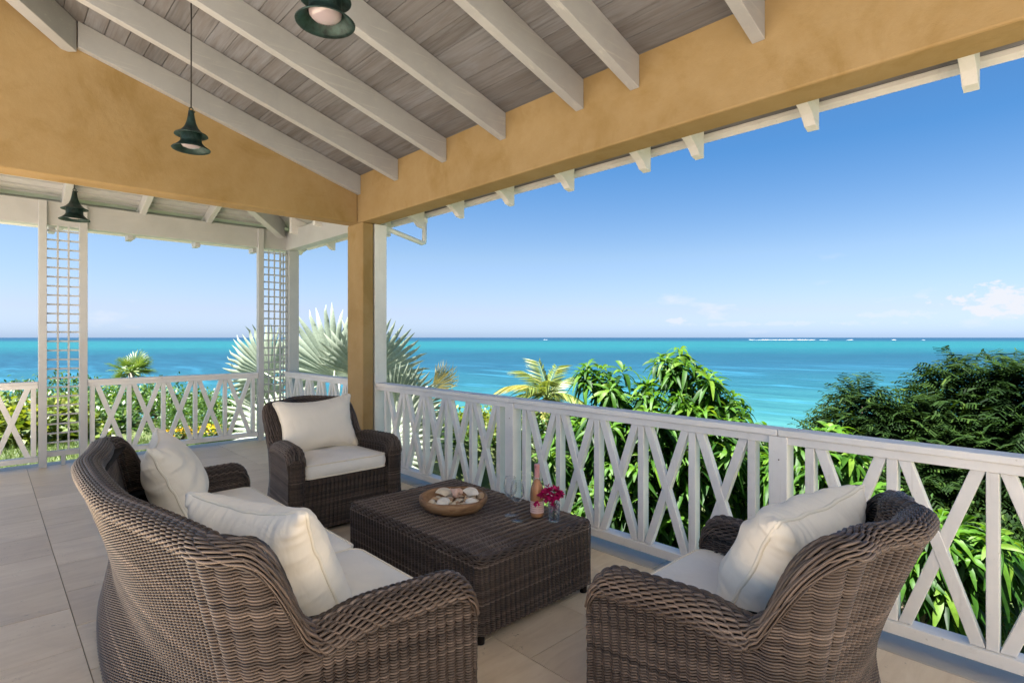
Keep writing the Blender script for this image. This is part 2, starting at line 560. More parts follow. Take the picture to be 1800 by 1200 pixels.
def mat_sea():
    M = Mat("turquoise_sea")
    geo = M.n("ShaderNodeNewGeometry")
    sep = M.n("ShaderNodeSeparateXYZ"); M.l(geo.outputs['Position'], sep.inputs[0])
    # distance offshore measured across the coast
    q1 = M.n("ShaderNodeMath"); q1.operation = 'MULTIPLY'; q1.inputs[1].default_value = math.cos(HEAD); M.l(sep.outputs['X'], q1.inputs[0])
    q2 = M.n("ShaderNodeMath"); q2.operation = 'MULTIPLY_ADD'; q2.inputs[1].default_value = math.sin(HEAD); M.l(sep.outputs['Y'], q2.inputs[0]); M.l(q1.outputs[0], q2.inputs[2])
    mpn = M.n("ShaderNodeMapping"); mpn.inputs['Scale'].default_value = (0.006, 0.006, 0.006); mpn.inputs['Rotation'].default_value = (0, 0, -HEAD)
    M.l(geo.outputs['Position'], mpn.inputs[0])
    big = M.noise(mpn.outputs[0], 1.0, 4, 0.55, 0.5)
    # log10 distance with wobble, so the colour bands of the lagoon follow the reef
    lg = M.n("ShaderNodeMath"); lg.operation = 'LOGARITHM'; lg.inputs[1].default_value = 10.0
    mx = M.n("ShaderNodeMath"); mx.operation = 'MAXIMUM'; mx.inputs[1].default_value = 20.0; M.l(q2.outputs[0], mx.inputs[0]); M.l(mx.outputs[0], lg.inputs[0])
    wob = M.n("ShaderNodeMath"); wob.operation = 'MULTIPLY_ADD'; wob.inputs[1].default_value = 0.22; M.l(big, wob.inputs[0]); M.l(lg.outputs[0], wob.inputs[2])
    fac = M.n("ShaderNodeMapRange"); fac.inputs['From Min'].default_value = 1.6 + 0.11; fac.inputs['From Max'].default_value = 4.0 + 0.11
    M.l(wob.outputs[0], fac.inputs['Value'])
    # 1.6 -> 40 m, 4.0 -> 10 km
    def P(m): return (math.log10(m) - 1.6) / 2.4
    c = M.ramp(fac.outputs[0], [(P(44), (0.2012, 0.2682, 0.1985)), (P(55), (0.0503, 0.1584, 0.1471)), (P(75), (0.0202, 0.0991, 0.1044)), (P(120), (0.0077, 0.0601, 0.0794)),
                                 (P(200), (0.0047, 0.0422, 0.0691)), (P(330), (0.0031, 0.0398, 0.0625)), (P(430), (0.0031, 0.0553, 0.0721)), (P(640), (0.0047, 0.0780, 0.0868)),
                                 (P(1300), (0.0047, 0.0715, 0.0824)), (P(1900), (0.0031, 0.0374, 0.0647)), (P(5000), (0.0031, 0.0276, 0.0574))])
    # reef and weed patches near shore
    mp2 = M.n("ShaderNodeMapping"); mp2.inputs['Scale'].default_value = (0.045, 0.15, 0.1); mp2.inputs['Rotation'].default_value = (0, 0, -HEAD); M.l(geo.outputs['Position'], mp2.inputs[0])
    # stretched along the shore
    mp2.inputs['Scale'].default_value = (0.10, 0.028, 0.1)
    pt = M.noise(mp2.outputs[0], 1.0, 6, 0.6, 0.4)
    near = M.n("ShaderNodeMapRange"); near.inputs['From Min'].default_value = 260; near.inputs['From Max'].default_value = 60; M.l(q2.outputs[0], near.inputs['Value'])
    pm = M.mix(1.0, M.ramp(pt, [(0.52, (0, 0, 0)), (0.66, (0.75, 0.75, 0.75))]), near.outputs[0], 'MULTIPLY')
    c = M.mix(pm, c, (0.03, 0.165, 0.25))
    # wind streaks
    mp3 = M.n("ShaderNodeMapping"); mp3.inputs['Scale'].default_value = (0.22, 0.03, 0.1); mp3.inputs['Rotation'].default_value = (0, 0, -HEAD + 0.25); M.l(geo.outputs['Position'], mp3.inputs[0])
    st = M.noise(mp3.outputs[0], 1.0, 7, 0.7, 0.3)
    c = M.mix(1.0, c, M.ramp(st, [(0.34, (0.62, 0.74, 0.80)), (0.66, (1.30, 1.18, 1.14))]), 'MULTIPLY')
    mp4 = M.n("ShaderNodeMapping"); mp4.inputs['Scale'].default_value = (0.9, 0.35, 0.5); mp4.inputs['Rotation'].default_value = (0, 0, -HEAD + 0.25); M.l(geo.outputs['Position'], mp4.inputs[0])
    wv = M.noise(mp4.outputs[0], 1.0, 6, 0.65, 0.3)
    c = M.mix(1.0, c, M.ramp(wv, [(0.3, (0.82, 0.87, 0.9)), (0.7, (1.16, 1.12, 1.1))]), 'MULTIPLY')
    n = M.bump(wv, 0.5, 0.35)
    m = M.set(c, 0.35, n, 0.05)
    return m


def mat_ground():
    M = Mat("garden_ground")
    geo = M.n("ShaderNodeNewGeometry")
    sep = M.n("ShaderNodeSeparateXYZ"); M.l(geo.outputs['Position'], sep.inputs[0])
    v = M.coord()
    a = M.noise(v, 0.5, 6, 0.65)
    b = M.noise(v, 5, 5, 0.7)
    c = M.mix(0.5, M.ramp(a, [(0.3, (0.05, 0.075, 0.022)), (0.7, (0.10, 0.14, 0.04))]), M.ramp(b, [(0.3, (0.05, 0.06, 0.025)), (0.7, (0.12, 0.13, 0.06))]))
    s_ = M.n("ShaderNodeMapRange"); s_.inputs['From Min'].default_value = -7.2; s_.inputs['From Max'].default_value = -8.3; M.l(sep.outputs['Z'], s_.inputs['Value'])
    c = M.mix(s_.outputs[0], c, M.ramp(b, [(0.3, (0.60, 0.53, 0.42)), (0.7, (0.72, 0.66, 0.55))]))
    return M.set(c, 0.95, M.bump(b, 0.6, 0.05), 0.1)


M_PLASTER = mat_plaster()
M_WHITE_X = mat_white("white_painted_wood_x", 0)
M_WHITE_Y = mat_white("white_painted_wood_y", 1)
M_RAFT_X = mat_white("shaded_white_rafter_paint", 0, (0.36, 0.36, 0.362))  # the white paint again, with the shade under the ceiling put into its colour
M_WHITE_Z = mat_white("white_painted_wood_z", 2)
M_PLANK = mat_plank()
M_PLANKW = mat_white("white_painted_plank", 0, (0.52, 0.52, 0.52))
M_PORCH_X = mat_white("dimmed_white_paint_x", 0, (0.50, 0.50, 0.50))  # porch paints: same white, darkened in colour to offset the overbright porch light
M_PORCH_Y = mat_white("dimmed_white_paint_y", 1, (0.50, 0.50, 0.50))
M_PORCH_Z = mat_white("dimmed_white_paint_z", 2, (0.52, 0.52, 0.52))
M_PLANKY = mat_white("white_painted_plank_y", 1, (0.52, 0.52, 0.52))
M_TILE = mat_tile()
M_GROUT = mat_simple("tile_grout", (0.27, 0.21, 0.155), 0.9)
M_COPING = mat_simple("pale_coping_stone", (0.46, 0.42, 0.37), 0.55, 0.4, 3.0, 0.10, 0.2, 50)
M_RENDER = mat_simple("pale_wall_render", (0.70, 0.60, 0.42), 0.9, 0.2, 2.0, 0.12)
M_PAVING = mat_simple("pale_bounce_paving", (0.41, 0.39, 0.365), 0.8, 0.2, 1.5, 0.12)
M_NAIL = mat_simple("rusty_nail_head", (0.16, 0.11, 0.08), 0.6)
M_BOUNCE = mat_simple("pale_bounce_plaster", (0.84, 0.82, 0.785), 0.9, 0.2, 1.2, 0.05)
M_ROOF = mat_simple("roof_shingle", (0.30, 0.26, 0.22), 0.9, 0.2)
M_WICKER = mat_wicker()
M_WICKERBACK = mat_simple("dark_wicker_core", (0.014, 0.010, 0.008), 0.8, 0.2)
M_PILLOW = mat_fabric("cream_pillow_cotton", (0.85, 0.775, 0.655))
M_SEAT = mat_fabric("off_white_seat_canvas", (0.83, 0.79, 0.72))
M_PIPING = mat_fabric("cream_piping", (0.80, 0.73, 0.60))
M_VERDI = mat_simple("verdigris_copper", (0.016, 0.036, 0.032), 0.5, 0.5, 26.0, 0.75, 0.3, 90, 0.002, Metallic=0.35)
M_CORD = mat_simple("dark_lamp_cord", (0.02, 0.017, 0.014), 0.6)
M_OPAL = mat_simple("frosted_lamp_glass", (0.34, 0.29, 0.32), 0.08, 0.8, 8, 0.05, 0.02)
M_PIPE = mat_simple("white_plastic_pipe", (0.76, 0.77, 0.75), 0.4, 0.5, 5, 0.06, 0.05)
M_BARK = mat_bark("brown_bark", (0.10, 0.075, 0.05), (0.24, 0.19, 0.14))
M_PALMBARK = mat_bark("grey_palm_trunk", (0.20, 0.17, 0.13), (0.36, 0.32, 0.26))
M_MANGO = mat_leaf("mango_leaf", [(0, (0.0087, 0.0331, 0.0052)), (0.4, (0.0222, 0.0754, 0.0079)), (0.75, (0.0593, 0.1518, 0.0123)), (0.97, (0.1187, 0.2116, 0.0218)), (1, (0.1899, 0.1472, 0.0437))], 0.5, 0.42, 0.28)
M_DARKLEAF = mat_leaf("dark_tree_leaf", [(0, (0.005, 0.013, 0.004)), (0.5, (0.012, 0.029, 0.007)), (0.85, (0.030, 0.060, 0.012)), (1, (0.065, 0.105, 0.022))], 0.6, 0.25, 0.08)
M_SHRUB = mat_leaf("garden_shrub_leaf", [(0, (0.0120, 0.0386, 0.0074)), (0.5, (0.0350, 0.0846, 0.0129)), (0.85, (0.0690, 0.1426, 0.0221)), (1, (0.1288, 0.1932, 0.0414))], 0.45, 0.3)
M_GRAPE = mat_leaf("sea_grape_leaf", [(0, (0.0414, 0.0736, 0.0110)), (0.5, (0.1150, 0.1564, 0.0184)), (0.85, (0.2024, 0.2392, 0.0276)), (1, (0.2944, 0.2852, 0.0736))], 0.45, 0.3)
M_BISM = mat_leaf("silver_palm_leaf", [(0, (0.2105, 0.2531, 0.2028)), (0.5, (0.3220, 0.3663, 0.2978)), (1, (0.3963, 0.4396, 0.3548))], 0.55, 0.22, 0.3, (1.1, 1.1, 0.9))
M_DRYPALM = mat_leaf("dry_palm_leaf", [(0, (0.30, 0.22, 0.10)), (0.5, (0.42, 0.34, 0.18)), (1, (0.55, 0.47, 0.28))], 0.6, 0.2)
M_COCO = mat_leaf("coconut_leaf", [(0, (0.0460, 0.0828, 0.0184)), (0.5, (0.1196, 0.1656, 0.0322)), (1, (0.2760, 0.2760, 0.0644))], 0.4, 0.3)
M_COCOY = mat_leaf("yellow_coconut_leaf", [(0, (0.1872, 0.1800, 0.0350)), (0.5, (0.3024, 0.2700, 0.0630)), (1, (0.3960, 0.3375, 0.1120))], 0.4, 0.3)
M_FANP = mat_leaf("green_fan_palm_leaf", [(0, (0.0310, 0.0680, 0.0140)), (0.5, (0.0744, 0.1360, 0.0280)), (1, (0.1488, 0.2040, 0.0490))], 0.4, 0.25)
M_YFLOWER = mat_leaf("yellow_flower_petal", [(0, (0.55, 0.36, 0.01)), (1, (0.85, 0.62, 0.02))], 0.5, 0.3)
M_GRASS = mat_leaf("green_lawn_grass", [(0, (0.04, 0.07, 0.015)), (0.6, (0.075, 0.13, 0.025)), (1, (0.13, 0.19, 0.05))], 0.5, 0.2)
M_BOUG = mat_leaf("magenta_bract", [(0, (0.22, 0.002, 0.055)), (0.5, (0.42, 0.006, 0.11)), (1, (0.6, 0.03, 0.2))], 0.5, 0.3, 0.3, (1.3, 0.8, 1.0))
M_GLASS = mat_thin("clear_glass", (0.985, 0.99, 0.99), 0.5)
M_BOTTLE = mat_thin("clear_bottle_glass", (0.95, 0.93, 0.90), 0.7)
M_WATER = mat_thin("vase_water", (0.95, 0.97, 0.97), 0.2)
M_SEA = mat_sea()
M_GROUND = mat_ground()
M_FOAM = mat_simple("white_surf_foam", (0.85, 0.87, 0.88), 0.8)

# ------------------------------------------------------------------ the land and the sea
SEA_Z = -9.0


def ground_z(x, y):
    x = np.asarray(x, float); y = np.asarray(y, float)
    q = x * math.cos(HEAD) + y * math.sin(HEAD)
    z = -0.38 - 0.05 * np.clip(q - 8, 0, 6) - 0.235 * np.clip(q - 14, 0, 40)
    z = z - 2.6 * sstep(3.0, 5.0, x) * (1 - sstep(6.5, 11.0, y)) * (1 - sstep(22, 46, q))
    z = z + 0.12 * np.sin(x * 0.9 + 1.3) * np.sin(y * 0.7) * sstep(9, 14, np.hypot(x, y))
    return np.maximum(z, -12.0)


def build_land():
    xs = np.concatenate([np.linspace(-120, -8, 30), np.linspace(-7, 60, 110), np.linspace(64, 160, 14)])
    ys = np.concatenate([np.linspace(-120, -8, 30), np.linspace(-7, 60, 110), np.linspace(64, 160, 14)])
    X, Y = np.meshgrid(xs, ys, indexing='ij')
    Z = ground_z(X, Y)
    inside = (X < 3.2) & (Y < 8.25)
    Z = np.where(inside, np.minimum(Z, -0.38), Z)
    V = np.stack([X, Y, Z], -1)
    nx, ny = len(xs), len(ys)
    I = np.arange(nx * ny).reshape(nx, ny)
    Q = np.stack([I[:-1, :-1], I[1:, :-1], I[1:, 1:], I[:-1, 1:]], -1)
    o = link("ground", np_mesh("ground", V, Q, M_GROUND))
    tag(o, "green garden ground sloping down from the veranda to the shore", None, None, 'structure')
    # sea: one sheet out to the horizon
    rr = np.concatenate([[0], np.geomspace(20, 40000, 60)])
    aa = np.linspace(0, 2 * PI, 97)
    R, A = np.meshgrid(rr, aa, indexing='ij')
    V = np.stack([R * np.cos(A), R * np.sin(A), np.full_like(R, SEA_Z)], -1)
    I = np.arange(R.size).reshape(R.shape)
    Q = np.stack([I[:-1, :-1], I[1:, :-1], I[1:, 1:], I[:-1, 1:]], -1)
    o = link("sea", np_mesh("sea", V, Q, M_SEA))
    tag(o, "calm turquoise sea reaching to the horizon", None, None, 'structure')
    # lines of surf breaking on the far reef
    for (x0, x1, y) in [(1316, 1434, 597.2), (1440, 1456, 597.4), (1488, 1500, 597.3), (955, 962, 597.0), (1568, 1574, 597.2), (1620, 1626, 597.3)]:
        d = FOC * (CAM_H - SEA_Z) / (y - 593.0)
        n = max(4, int((x1 - x0) / 3))
        V, Q = [], []
        for i in range(n + 1):
            x = x0 + (x1 - x0) * i / n
            c = at(x, y, d)
            h = (0.25 + 0.7 * random.random()) * (0.2 if i in (0, n) else 1)
            w = 12 * (0.4 + random.random())
            f = Vector((math.cos(HEAD), math.sin(HEAD), 0))
            for (k, hh) in ((-1, 0.02), (-0.3, h * 0.6), (0.2, h), (1, 0.02)):
                V.append((c + f * w * k)[:2] + (SEA_Z + hh,))
        for i in range(n):
            for k in range(3):
                Q.append((i * 4 + k, (i + 1) * 4 + k, (i + 1) * 4 + k + 1, i * 4 + k + 1))
        o = link("surf", np_mesh("surf", V, Q, M_FOAM))
        tag(o, "white line of surf breaking far out near the horizon", None, 'surf breaking on the far reef', 'stuff')


build_land()

# ------------------------------------------------------------------ veranda shell
XI, XO = 2.90, 3.12        # front beam, inner and outer face
YG, YGO = 5.45, 5.67       # gable wall, inner and outer face
BZ = 2.68                  # underside of the yellow beams
SL = 0.298                 # roof slope


def cz_front(x): return 3.18 + SL * (XI - x)
def cz_left(y): return 3.90 - SL * (y - 5.45)
def hip_x(y): return 0.484 + (y - 5.45)
def hip_y(x): return x - 0.484 + 5.45


def floor():
    fl = box_obj("floor", -3.6, 3.34, -3.6, 8.28, -0.26, -0.006, M_GROUT)
    tag(fl, "pale travertine tiled veranda floor", None, None, 'structure')
    tw, tl = 0.4845, 0.507
    me = None
    x0 = 0.329 - 7 * tw
    i = 0
    nx = 0
    while True:
        xa = x0 + i * tw
        if xa > 2.95: break
        xb = min(xa + tw, 3.02)
        off = 0.2535 if i % 2 else 0.0
        y = 3.27 + off - 12 * tl
        while y < 8.27:
            ya, yb = y, min(y + tl, 8.14)
            if yb - ya > 0.05:
                b = 0.0021
                m = MB()
                z = random.uniform(-0.0005, 0.0005)
                m.box(-(xb - xa) / 2 + b, (xb - xa) / 2 - b, -(yb - ya) / 2 + b, (yb - ya) / 2 - b, -0.02, 0)
                o = m.build("tile", M_TILE, fl)
                o.location = ((xa + xb) / 2, (ya + yb) / 2, z)
                o.rotation_euler = (0, 0, random.choice((0, PI)))
            y += tl
        i += 1
    # coping stones along the open edges
    y = -3.5
    while y < 8.27:
        y2 = min(y + 0.9, 8.28)
        o = box_obj("coping_stone", 3.024, 3.36, y + 0.002, y2 - 0.002, -0.05, 0.002, M_COPING, fl, 0.004)
        y = y2
    x = -3.5
    while x < 3.0:
        x2 = min(x + 0.9, 3.02)
        box_obj("coping_stone", x + 0.002, x2 - 0.002, 8.145, 8.36, -0.05, 0.002, M_COPING, fl, 0.004)
        x = x2
    w = MB()
    w.box(3.10, 3.30, -3.6, 8.24, -4.6, -0.27)
    w.box(-3.6, 3.098, 8.04, 8.24, -3.0, -0.27)
    o = w.build("foundation_wall", M_RENDER)
    tag(o, "rendered wall under the edge of the veranda floor", None, None, 'structure')
    o = box_obj("bounce_terrace", -30, -3.62, -14, 24, -0.30, -0.03, M_PAVING)  # unseen paving, added as a sunlit reflector for the ceiling and seating
    tag(o, "pale paving added out of view behind the veranda to bounce sunlight", None, None, 'structure')
    o = box_obj("bounce_wall", -7.0, 3.3, -3.85, -3.62, -0.3, 7.5, M_BOUNCE)  # unseen wall, added to throw fill light from behind the camera
    tag(o, "tall pale wall added out of view to bounce sunlight into the veranda", "wall", None, 'structure')
    o = box_obj("bounce_court", -3.6, 3.3, -14, -3.98, -0.30, -0.03, M_PAVING)  # more unseen pale paving, added for its bounce light
    tag(o, "pale paving added out of view beside the veranda to bounce sunlight", None, None, 'structure')


floor()


def shell():
    # yellow front beam, a little rough
    m = MB()
    m.box(XI, XO, -0.5, 5.68, BZ, 3.32)
    o = m.build("front_beam", M_PLASTER, None, 0.012)
    tag(o, "yellow plastered beam above the long front railing", "beam", None, 'structure')
    # gable wall above the opening towards the left railing
    m = MB()
    poly = [(XI - 0.001, YG, BZ + 0.001), (XI - 0.001, YG, cz_front(XI) + 0.02), (0.484, YG, cz_left(YG) + 0.012), (-2.1, YG, cz_left(YG) + 0.012), (-2.1, YG, BZ + 0.001)]
    m.prism(poly, (0, YGO - YG, 0))
    o = m.build("gable_wall", M_PLASTER, None, 0.012)
    tag(o, "mottled yellow plaster wall under the sloping ceiling", "wall", None, 'structure')
    # corner column with the stucco return
    m = MB()
    m.box(2.898, 3.028, 5.34, 5.682, 0, BZ - 0.002)
    o = m.build("column", M_PLASTER, None, 0.012)
    tag(o, "square yellow plastered column at the veranda corner", "column", None, 'structure')
    o = box_obj("corner_post", 3.045, 3.19, 5.342, 5.47, 0, BZ - 0.002, M_WHITE_Z, None, 0.004)
    tag(o, "white painted post against the seaward side of the yellow column", "post", None, 'structure')


shell()


def slope_box(m, xa, xb, y0, y1, zfun, zlo, zhi):
    """box along X between y0 and y1 whose bottom/top follow zfun(x)+zlo/zhi"""
    m.hexa([(xa, y0, zfun(xa) + zlo), (xb, y0, zfun(xb) + zlo), (xb, y1, zfun(xb) + zlo), (xa, y1, zfun(xa) + zlo),
            (xa, y0, zfun(xa) + zhi), (xb, y0, zfun(xb) + zhi), (xb, y1, zfun(xb) + zhi), (xa, y1, zfun(xa) + zhi)])


RAFT_Y = [1.155 - 0.76 * k for k in range(1, 3)][::-1] + [1.155, 1.909, 2.345, 3.11, 3.866, 4.643]


def roof():
    ce = empty("ceiling", (0, 0, 0))
    tag(ce, "whitewashed plank ceiling on white painted rafters over the seating", None, None, 'structure')
    PW = 0.13
    # planks of the front slope: run along Y, pitch 0.13 measured on plan
    x = 3.80
    k = 0
    while x > -1.9:
        xa, xb = x - PW, x
        ye = hip_y(xa) if hip_y(xa) < 8.9 else 8.9
        yend_b = min(hip_y(xb), 8.9)
        g = 0.0025
        jit = random.uniform(0, 0.003)
        cx = (xa + xb) / 2
        za, zb = cz_front(xa + g) + jit, cz_front(xb - g) + jit
        t = 0.022
        for (y0, ea, eb, mt) in ((-0.5, min(ye, 5.56), min(yend_b, 5.56), M_PLANK), (5.562, ye, yend_b, M_PLANKY)):
            if ea <= y0 or eb <= y0: continue
            m = MB()
            m.hexa([(xa + g - cx, y0, za), (xb - g - cx, y0, zb), (xb - g - cx, eb, zb), (xa + g - cx, ea, za),
                    (xa + g - cx, y0, za + t), (xb - g - cx, y0, zb + t), (xb - g - cx, eb, zb + t), (xa + g - cx, ea, za + t)])
            o = m.build("plank", mt, ce)
            o.location = (cx, 0, 0)
        x -= PW
    # planks of the left slope: run along X; painted white over the open porch
    y = 8.96
    while y > 2.6:
        ya, yb = y - PW, y
        g = 0.0025 if y < 5.6 else 0.006
        m = MB()
        cy = (ya + yb) / 2
        za, zb = cz_left(ya + g), cz_left(yb - g)
        if y > 5.6:
            za -= 0.016
        t = 0.022
        xa = min(hip_x(ya), 3.8); xb = min(hip_x(yb), 3.8)
        m.hexa([(-2.1, ya + g - cy, za), (xa, ya + g - cy, za), (xb, yb - g - cy, zb), (-2.1, yb - g - cy, zb),
                (-2.1, ya + g - cy, za + t), (xa, ya + g - cy, za + t), (xb, yb - g - cy, zb + t), (-2.1, yb - g - cy, zb + t)])
        o = m.build("plank", M_PLANKW if y > 5.6 else M_PLANK, ce)
        o.location = (0, cy, 0)
        y -= PW
    # rafters on the front slope
    for ry in RAFT_Y + [5.385]:
        m = MB()
        w = 0.066
        yy = ry if ry != 5.385 else 5.385
        xin = max(-2.2, hip_x(yy + w) + 0.03)
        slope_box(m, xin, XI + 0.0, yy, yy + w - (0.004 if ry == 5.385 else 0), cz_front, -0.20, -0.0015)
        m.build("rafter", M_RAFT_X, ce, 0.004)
    # hip rafter
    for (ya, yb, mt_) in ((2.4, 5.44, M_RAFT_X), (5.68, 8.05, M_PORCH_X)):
        m = MB()
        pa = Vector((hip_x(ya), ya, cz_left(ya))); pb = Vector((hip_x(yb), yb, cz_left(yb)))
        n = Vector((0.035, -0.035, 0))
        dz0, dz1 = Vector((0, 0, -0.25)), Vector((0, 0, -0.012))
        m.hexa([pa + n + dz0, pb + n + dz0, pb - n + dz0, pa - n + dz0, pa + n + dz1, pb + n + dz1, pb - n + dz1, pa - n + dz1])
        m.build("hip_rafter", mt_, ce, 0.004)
    # curved rafter tails under the front eave
    tails = [y for y in RAFT_Y] + [5.385, 6.13, 6.90, 7.66]
    for ry in tails:
        prof = [(XO - 0.05, 2.905), (3.30, 2.88), (3.43, 2.862), (3.53, 2.838), (3.60, 2.80), (3.64, 2.762), (3.655, 2.745), (3.72, 2.73), (3.72, cz_front(3.72) - 0.002), (XO - 0.05, cz_front(XO - 0.05) - 0.002)]
        m = MB()
        m.prism([(a, ry, b) for a, b in prof], (0, 0.066, 0))
        m.build("rafter_tail", M_WHITE_X, ce, 0.003)
    # fascia strip of the front eave
    m = MB()
    m.prism([(3.77, -0.5, cz_front(3.77) - 0.03), (3.803, -0.5, cz_front(3.803) - 0.045), (3.825, -0.5, cz_front(3.825) + 0.03), (3.803, -0.5, cz_front(3.803) + 0.03), (3.77, -0.5, cz_front(3.77) - 0.003)], (0, 9.3, 0))
    m.build("fascia", M_WHITE_Y, ce, 0.002)
    m = MB()
    m.prism([(-2.1, 8.86, cz_left(8.86) - 0.03), (-2.1, 8.965, cz_left(8.965) - 0.05), (-2.1, 8.985, cz_left(8.985) + 0.03), (-2.1, 8.86, cz_left(8.86) - 0.003)], (5.86, 0, 0))
    m.build("fascia", M_WHITE_X, ce, 0.002)
    # rafters of the left slope (seen over the left railing)
    for rx in [0.627 - 0.745 * k for k in range(1, 4)] + [0.627, 1.372, 2.11]:
        m = MB()
        w = 0.066
        ya = max(YGO, hip_y(rx + w) + 0.02)
        m.hexa([(rx, ya, cz_left(ya) - 0.15), (rx, 8.80, cz_left(8.80) - 0.15), (rx + w, 8.80, cz_left(8.80) - 0.15), (rx + w, ya, cz_left(ya) - 0.15),
                (rx, ya, cz_left(ya) - 0.0015), (rx, 8.80, cz_left(8.80) - 0.0015), (rx + w, 8.80, cz_left(8.80) - 0.0015), (rx + w, ya, cz_left(ya) - 0.0015)])
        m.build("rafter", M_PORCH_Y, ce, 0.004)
    # the roof covering above the planks
    m = MB()
    t0, t1 = 0.03, 0.09
    def F(x, y, t): return (x, y, cz_front(x) + t)
    def Lf(x, y, t): return (x, y, cz_left(y) + t)
    xr = -1.9; yr = hip_y(xr)
    a = [F(3.85, -0.55, t0), (3.85, hip_y(3.85), cz_front(3.85) + t0), (xr, yr, cz_front(xr) + t0), F(xr, -0.55, t0)]
    b = [(p[0], p[1], p[2] + 0.06) for p in a]
    m.hexa(a + b)
    a = [(3.85, hip_y(3.85), cz_left(hip_y(3.85)) + t0), (-2.1, hip_y(3.85), cz_left(hip_y(3.85)) + t0), (-2.1, yr, cz_left(yr) + t0), (xr, yr, cz_left(yr) + t0)]
    b = [(p[0], p[1], p[2] + 0.06) for p in a]
    m.hexa(a + b)
    a = [(xr, -0.55, cz_front(xr) + t0), (xr, yr, cz_front(xr) + t0), (-2.1, yr, cz_front(xr) - SL * 0.45 + t0), (-2.1, -0.55, cz_front(xr) - SL * 0.45 + t0)]
    b = [(p[0], p[1], p[2] + 0.06) for p in a]
    m.hexa(a + b)
    o = m.build("roof", M_ROOF)
    tag(o, "pitched roof covering over the veranda", None, None, 'structure')


roof()


def porch_beams():
    b = MB()
    b.box(-2.1, 3.34, 8.085, 8.225, 2.715, 2.985)
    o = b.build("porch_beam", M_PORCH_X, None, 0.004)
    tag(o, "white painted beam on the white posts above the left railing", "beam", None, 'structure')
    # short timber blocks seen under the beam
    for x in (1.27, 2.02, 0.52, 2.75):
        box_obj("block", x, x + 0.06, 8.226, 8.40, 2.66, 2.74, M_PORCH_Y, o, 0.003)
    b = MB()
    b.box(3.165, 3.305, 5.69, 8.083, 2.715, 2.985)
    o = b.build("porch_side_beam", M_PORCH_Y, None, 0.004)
    tag(o, "white painted beam from the corner post back to the yellow column", "beam", None, 'structure')
    # posts of the left front
    for (x0, x1, y0, y1, lab) in ((0.423, 0.495, 8.04, 8.13, "slim white post at the outer side of the left trellis panel"),
                                  (0.783, 0.857, 8.04, 8.13, "slim white post between the left trellis panel and the crossed railing"),
                                  (2.767, 2.838, 8.04, 8.13, "slim white post at the end of the crossed left railing beside the corner trellis"),
                                  (3.195, 3.335, 8.04, 8.18, "thick white corner post where the two railings meet")):
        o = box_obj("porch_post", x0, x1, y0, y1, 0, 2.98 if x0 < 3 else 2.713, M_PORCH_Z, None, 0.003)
        if x0 > 3:
            pass
        tag(o, lab, "post", "white posts of the left veranda front", None)
    # the downpipe bend by the yellow column
    m = MB()
    c0 = Vector((3.19, 5.40, 2.66)); c1 = Vector((3.70, 5.41, 2.555)); c2 = Vector((3.735, 5.41, 2.60)); c3 = Vector((3.738, 5.41, 2.86))
    m.tube([c0 + Vector((0, 0, 0.05)), c0 + Vector((0.02, 0, 0.0)), c1, (c1 + c2) / 2 + Vector((0.012, 0, -0.012)), c2, c3], 0.028, 12)
    o = m.build("downpipe", M_PIPE)
    tag(o, "white drain pipe bend under the eave beside the yellow column", "pipe")
    m2 = MB(); m2.tube([c3 + Vector((0, 0, -0.06)), c3 + Vector((0, 0, 0.0))], 0.035, 12)
    m2.build("collar", M_PIPE, o)


porch_beams()

# ------------------------------------------------------------------ railings
ZT = 0.96


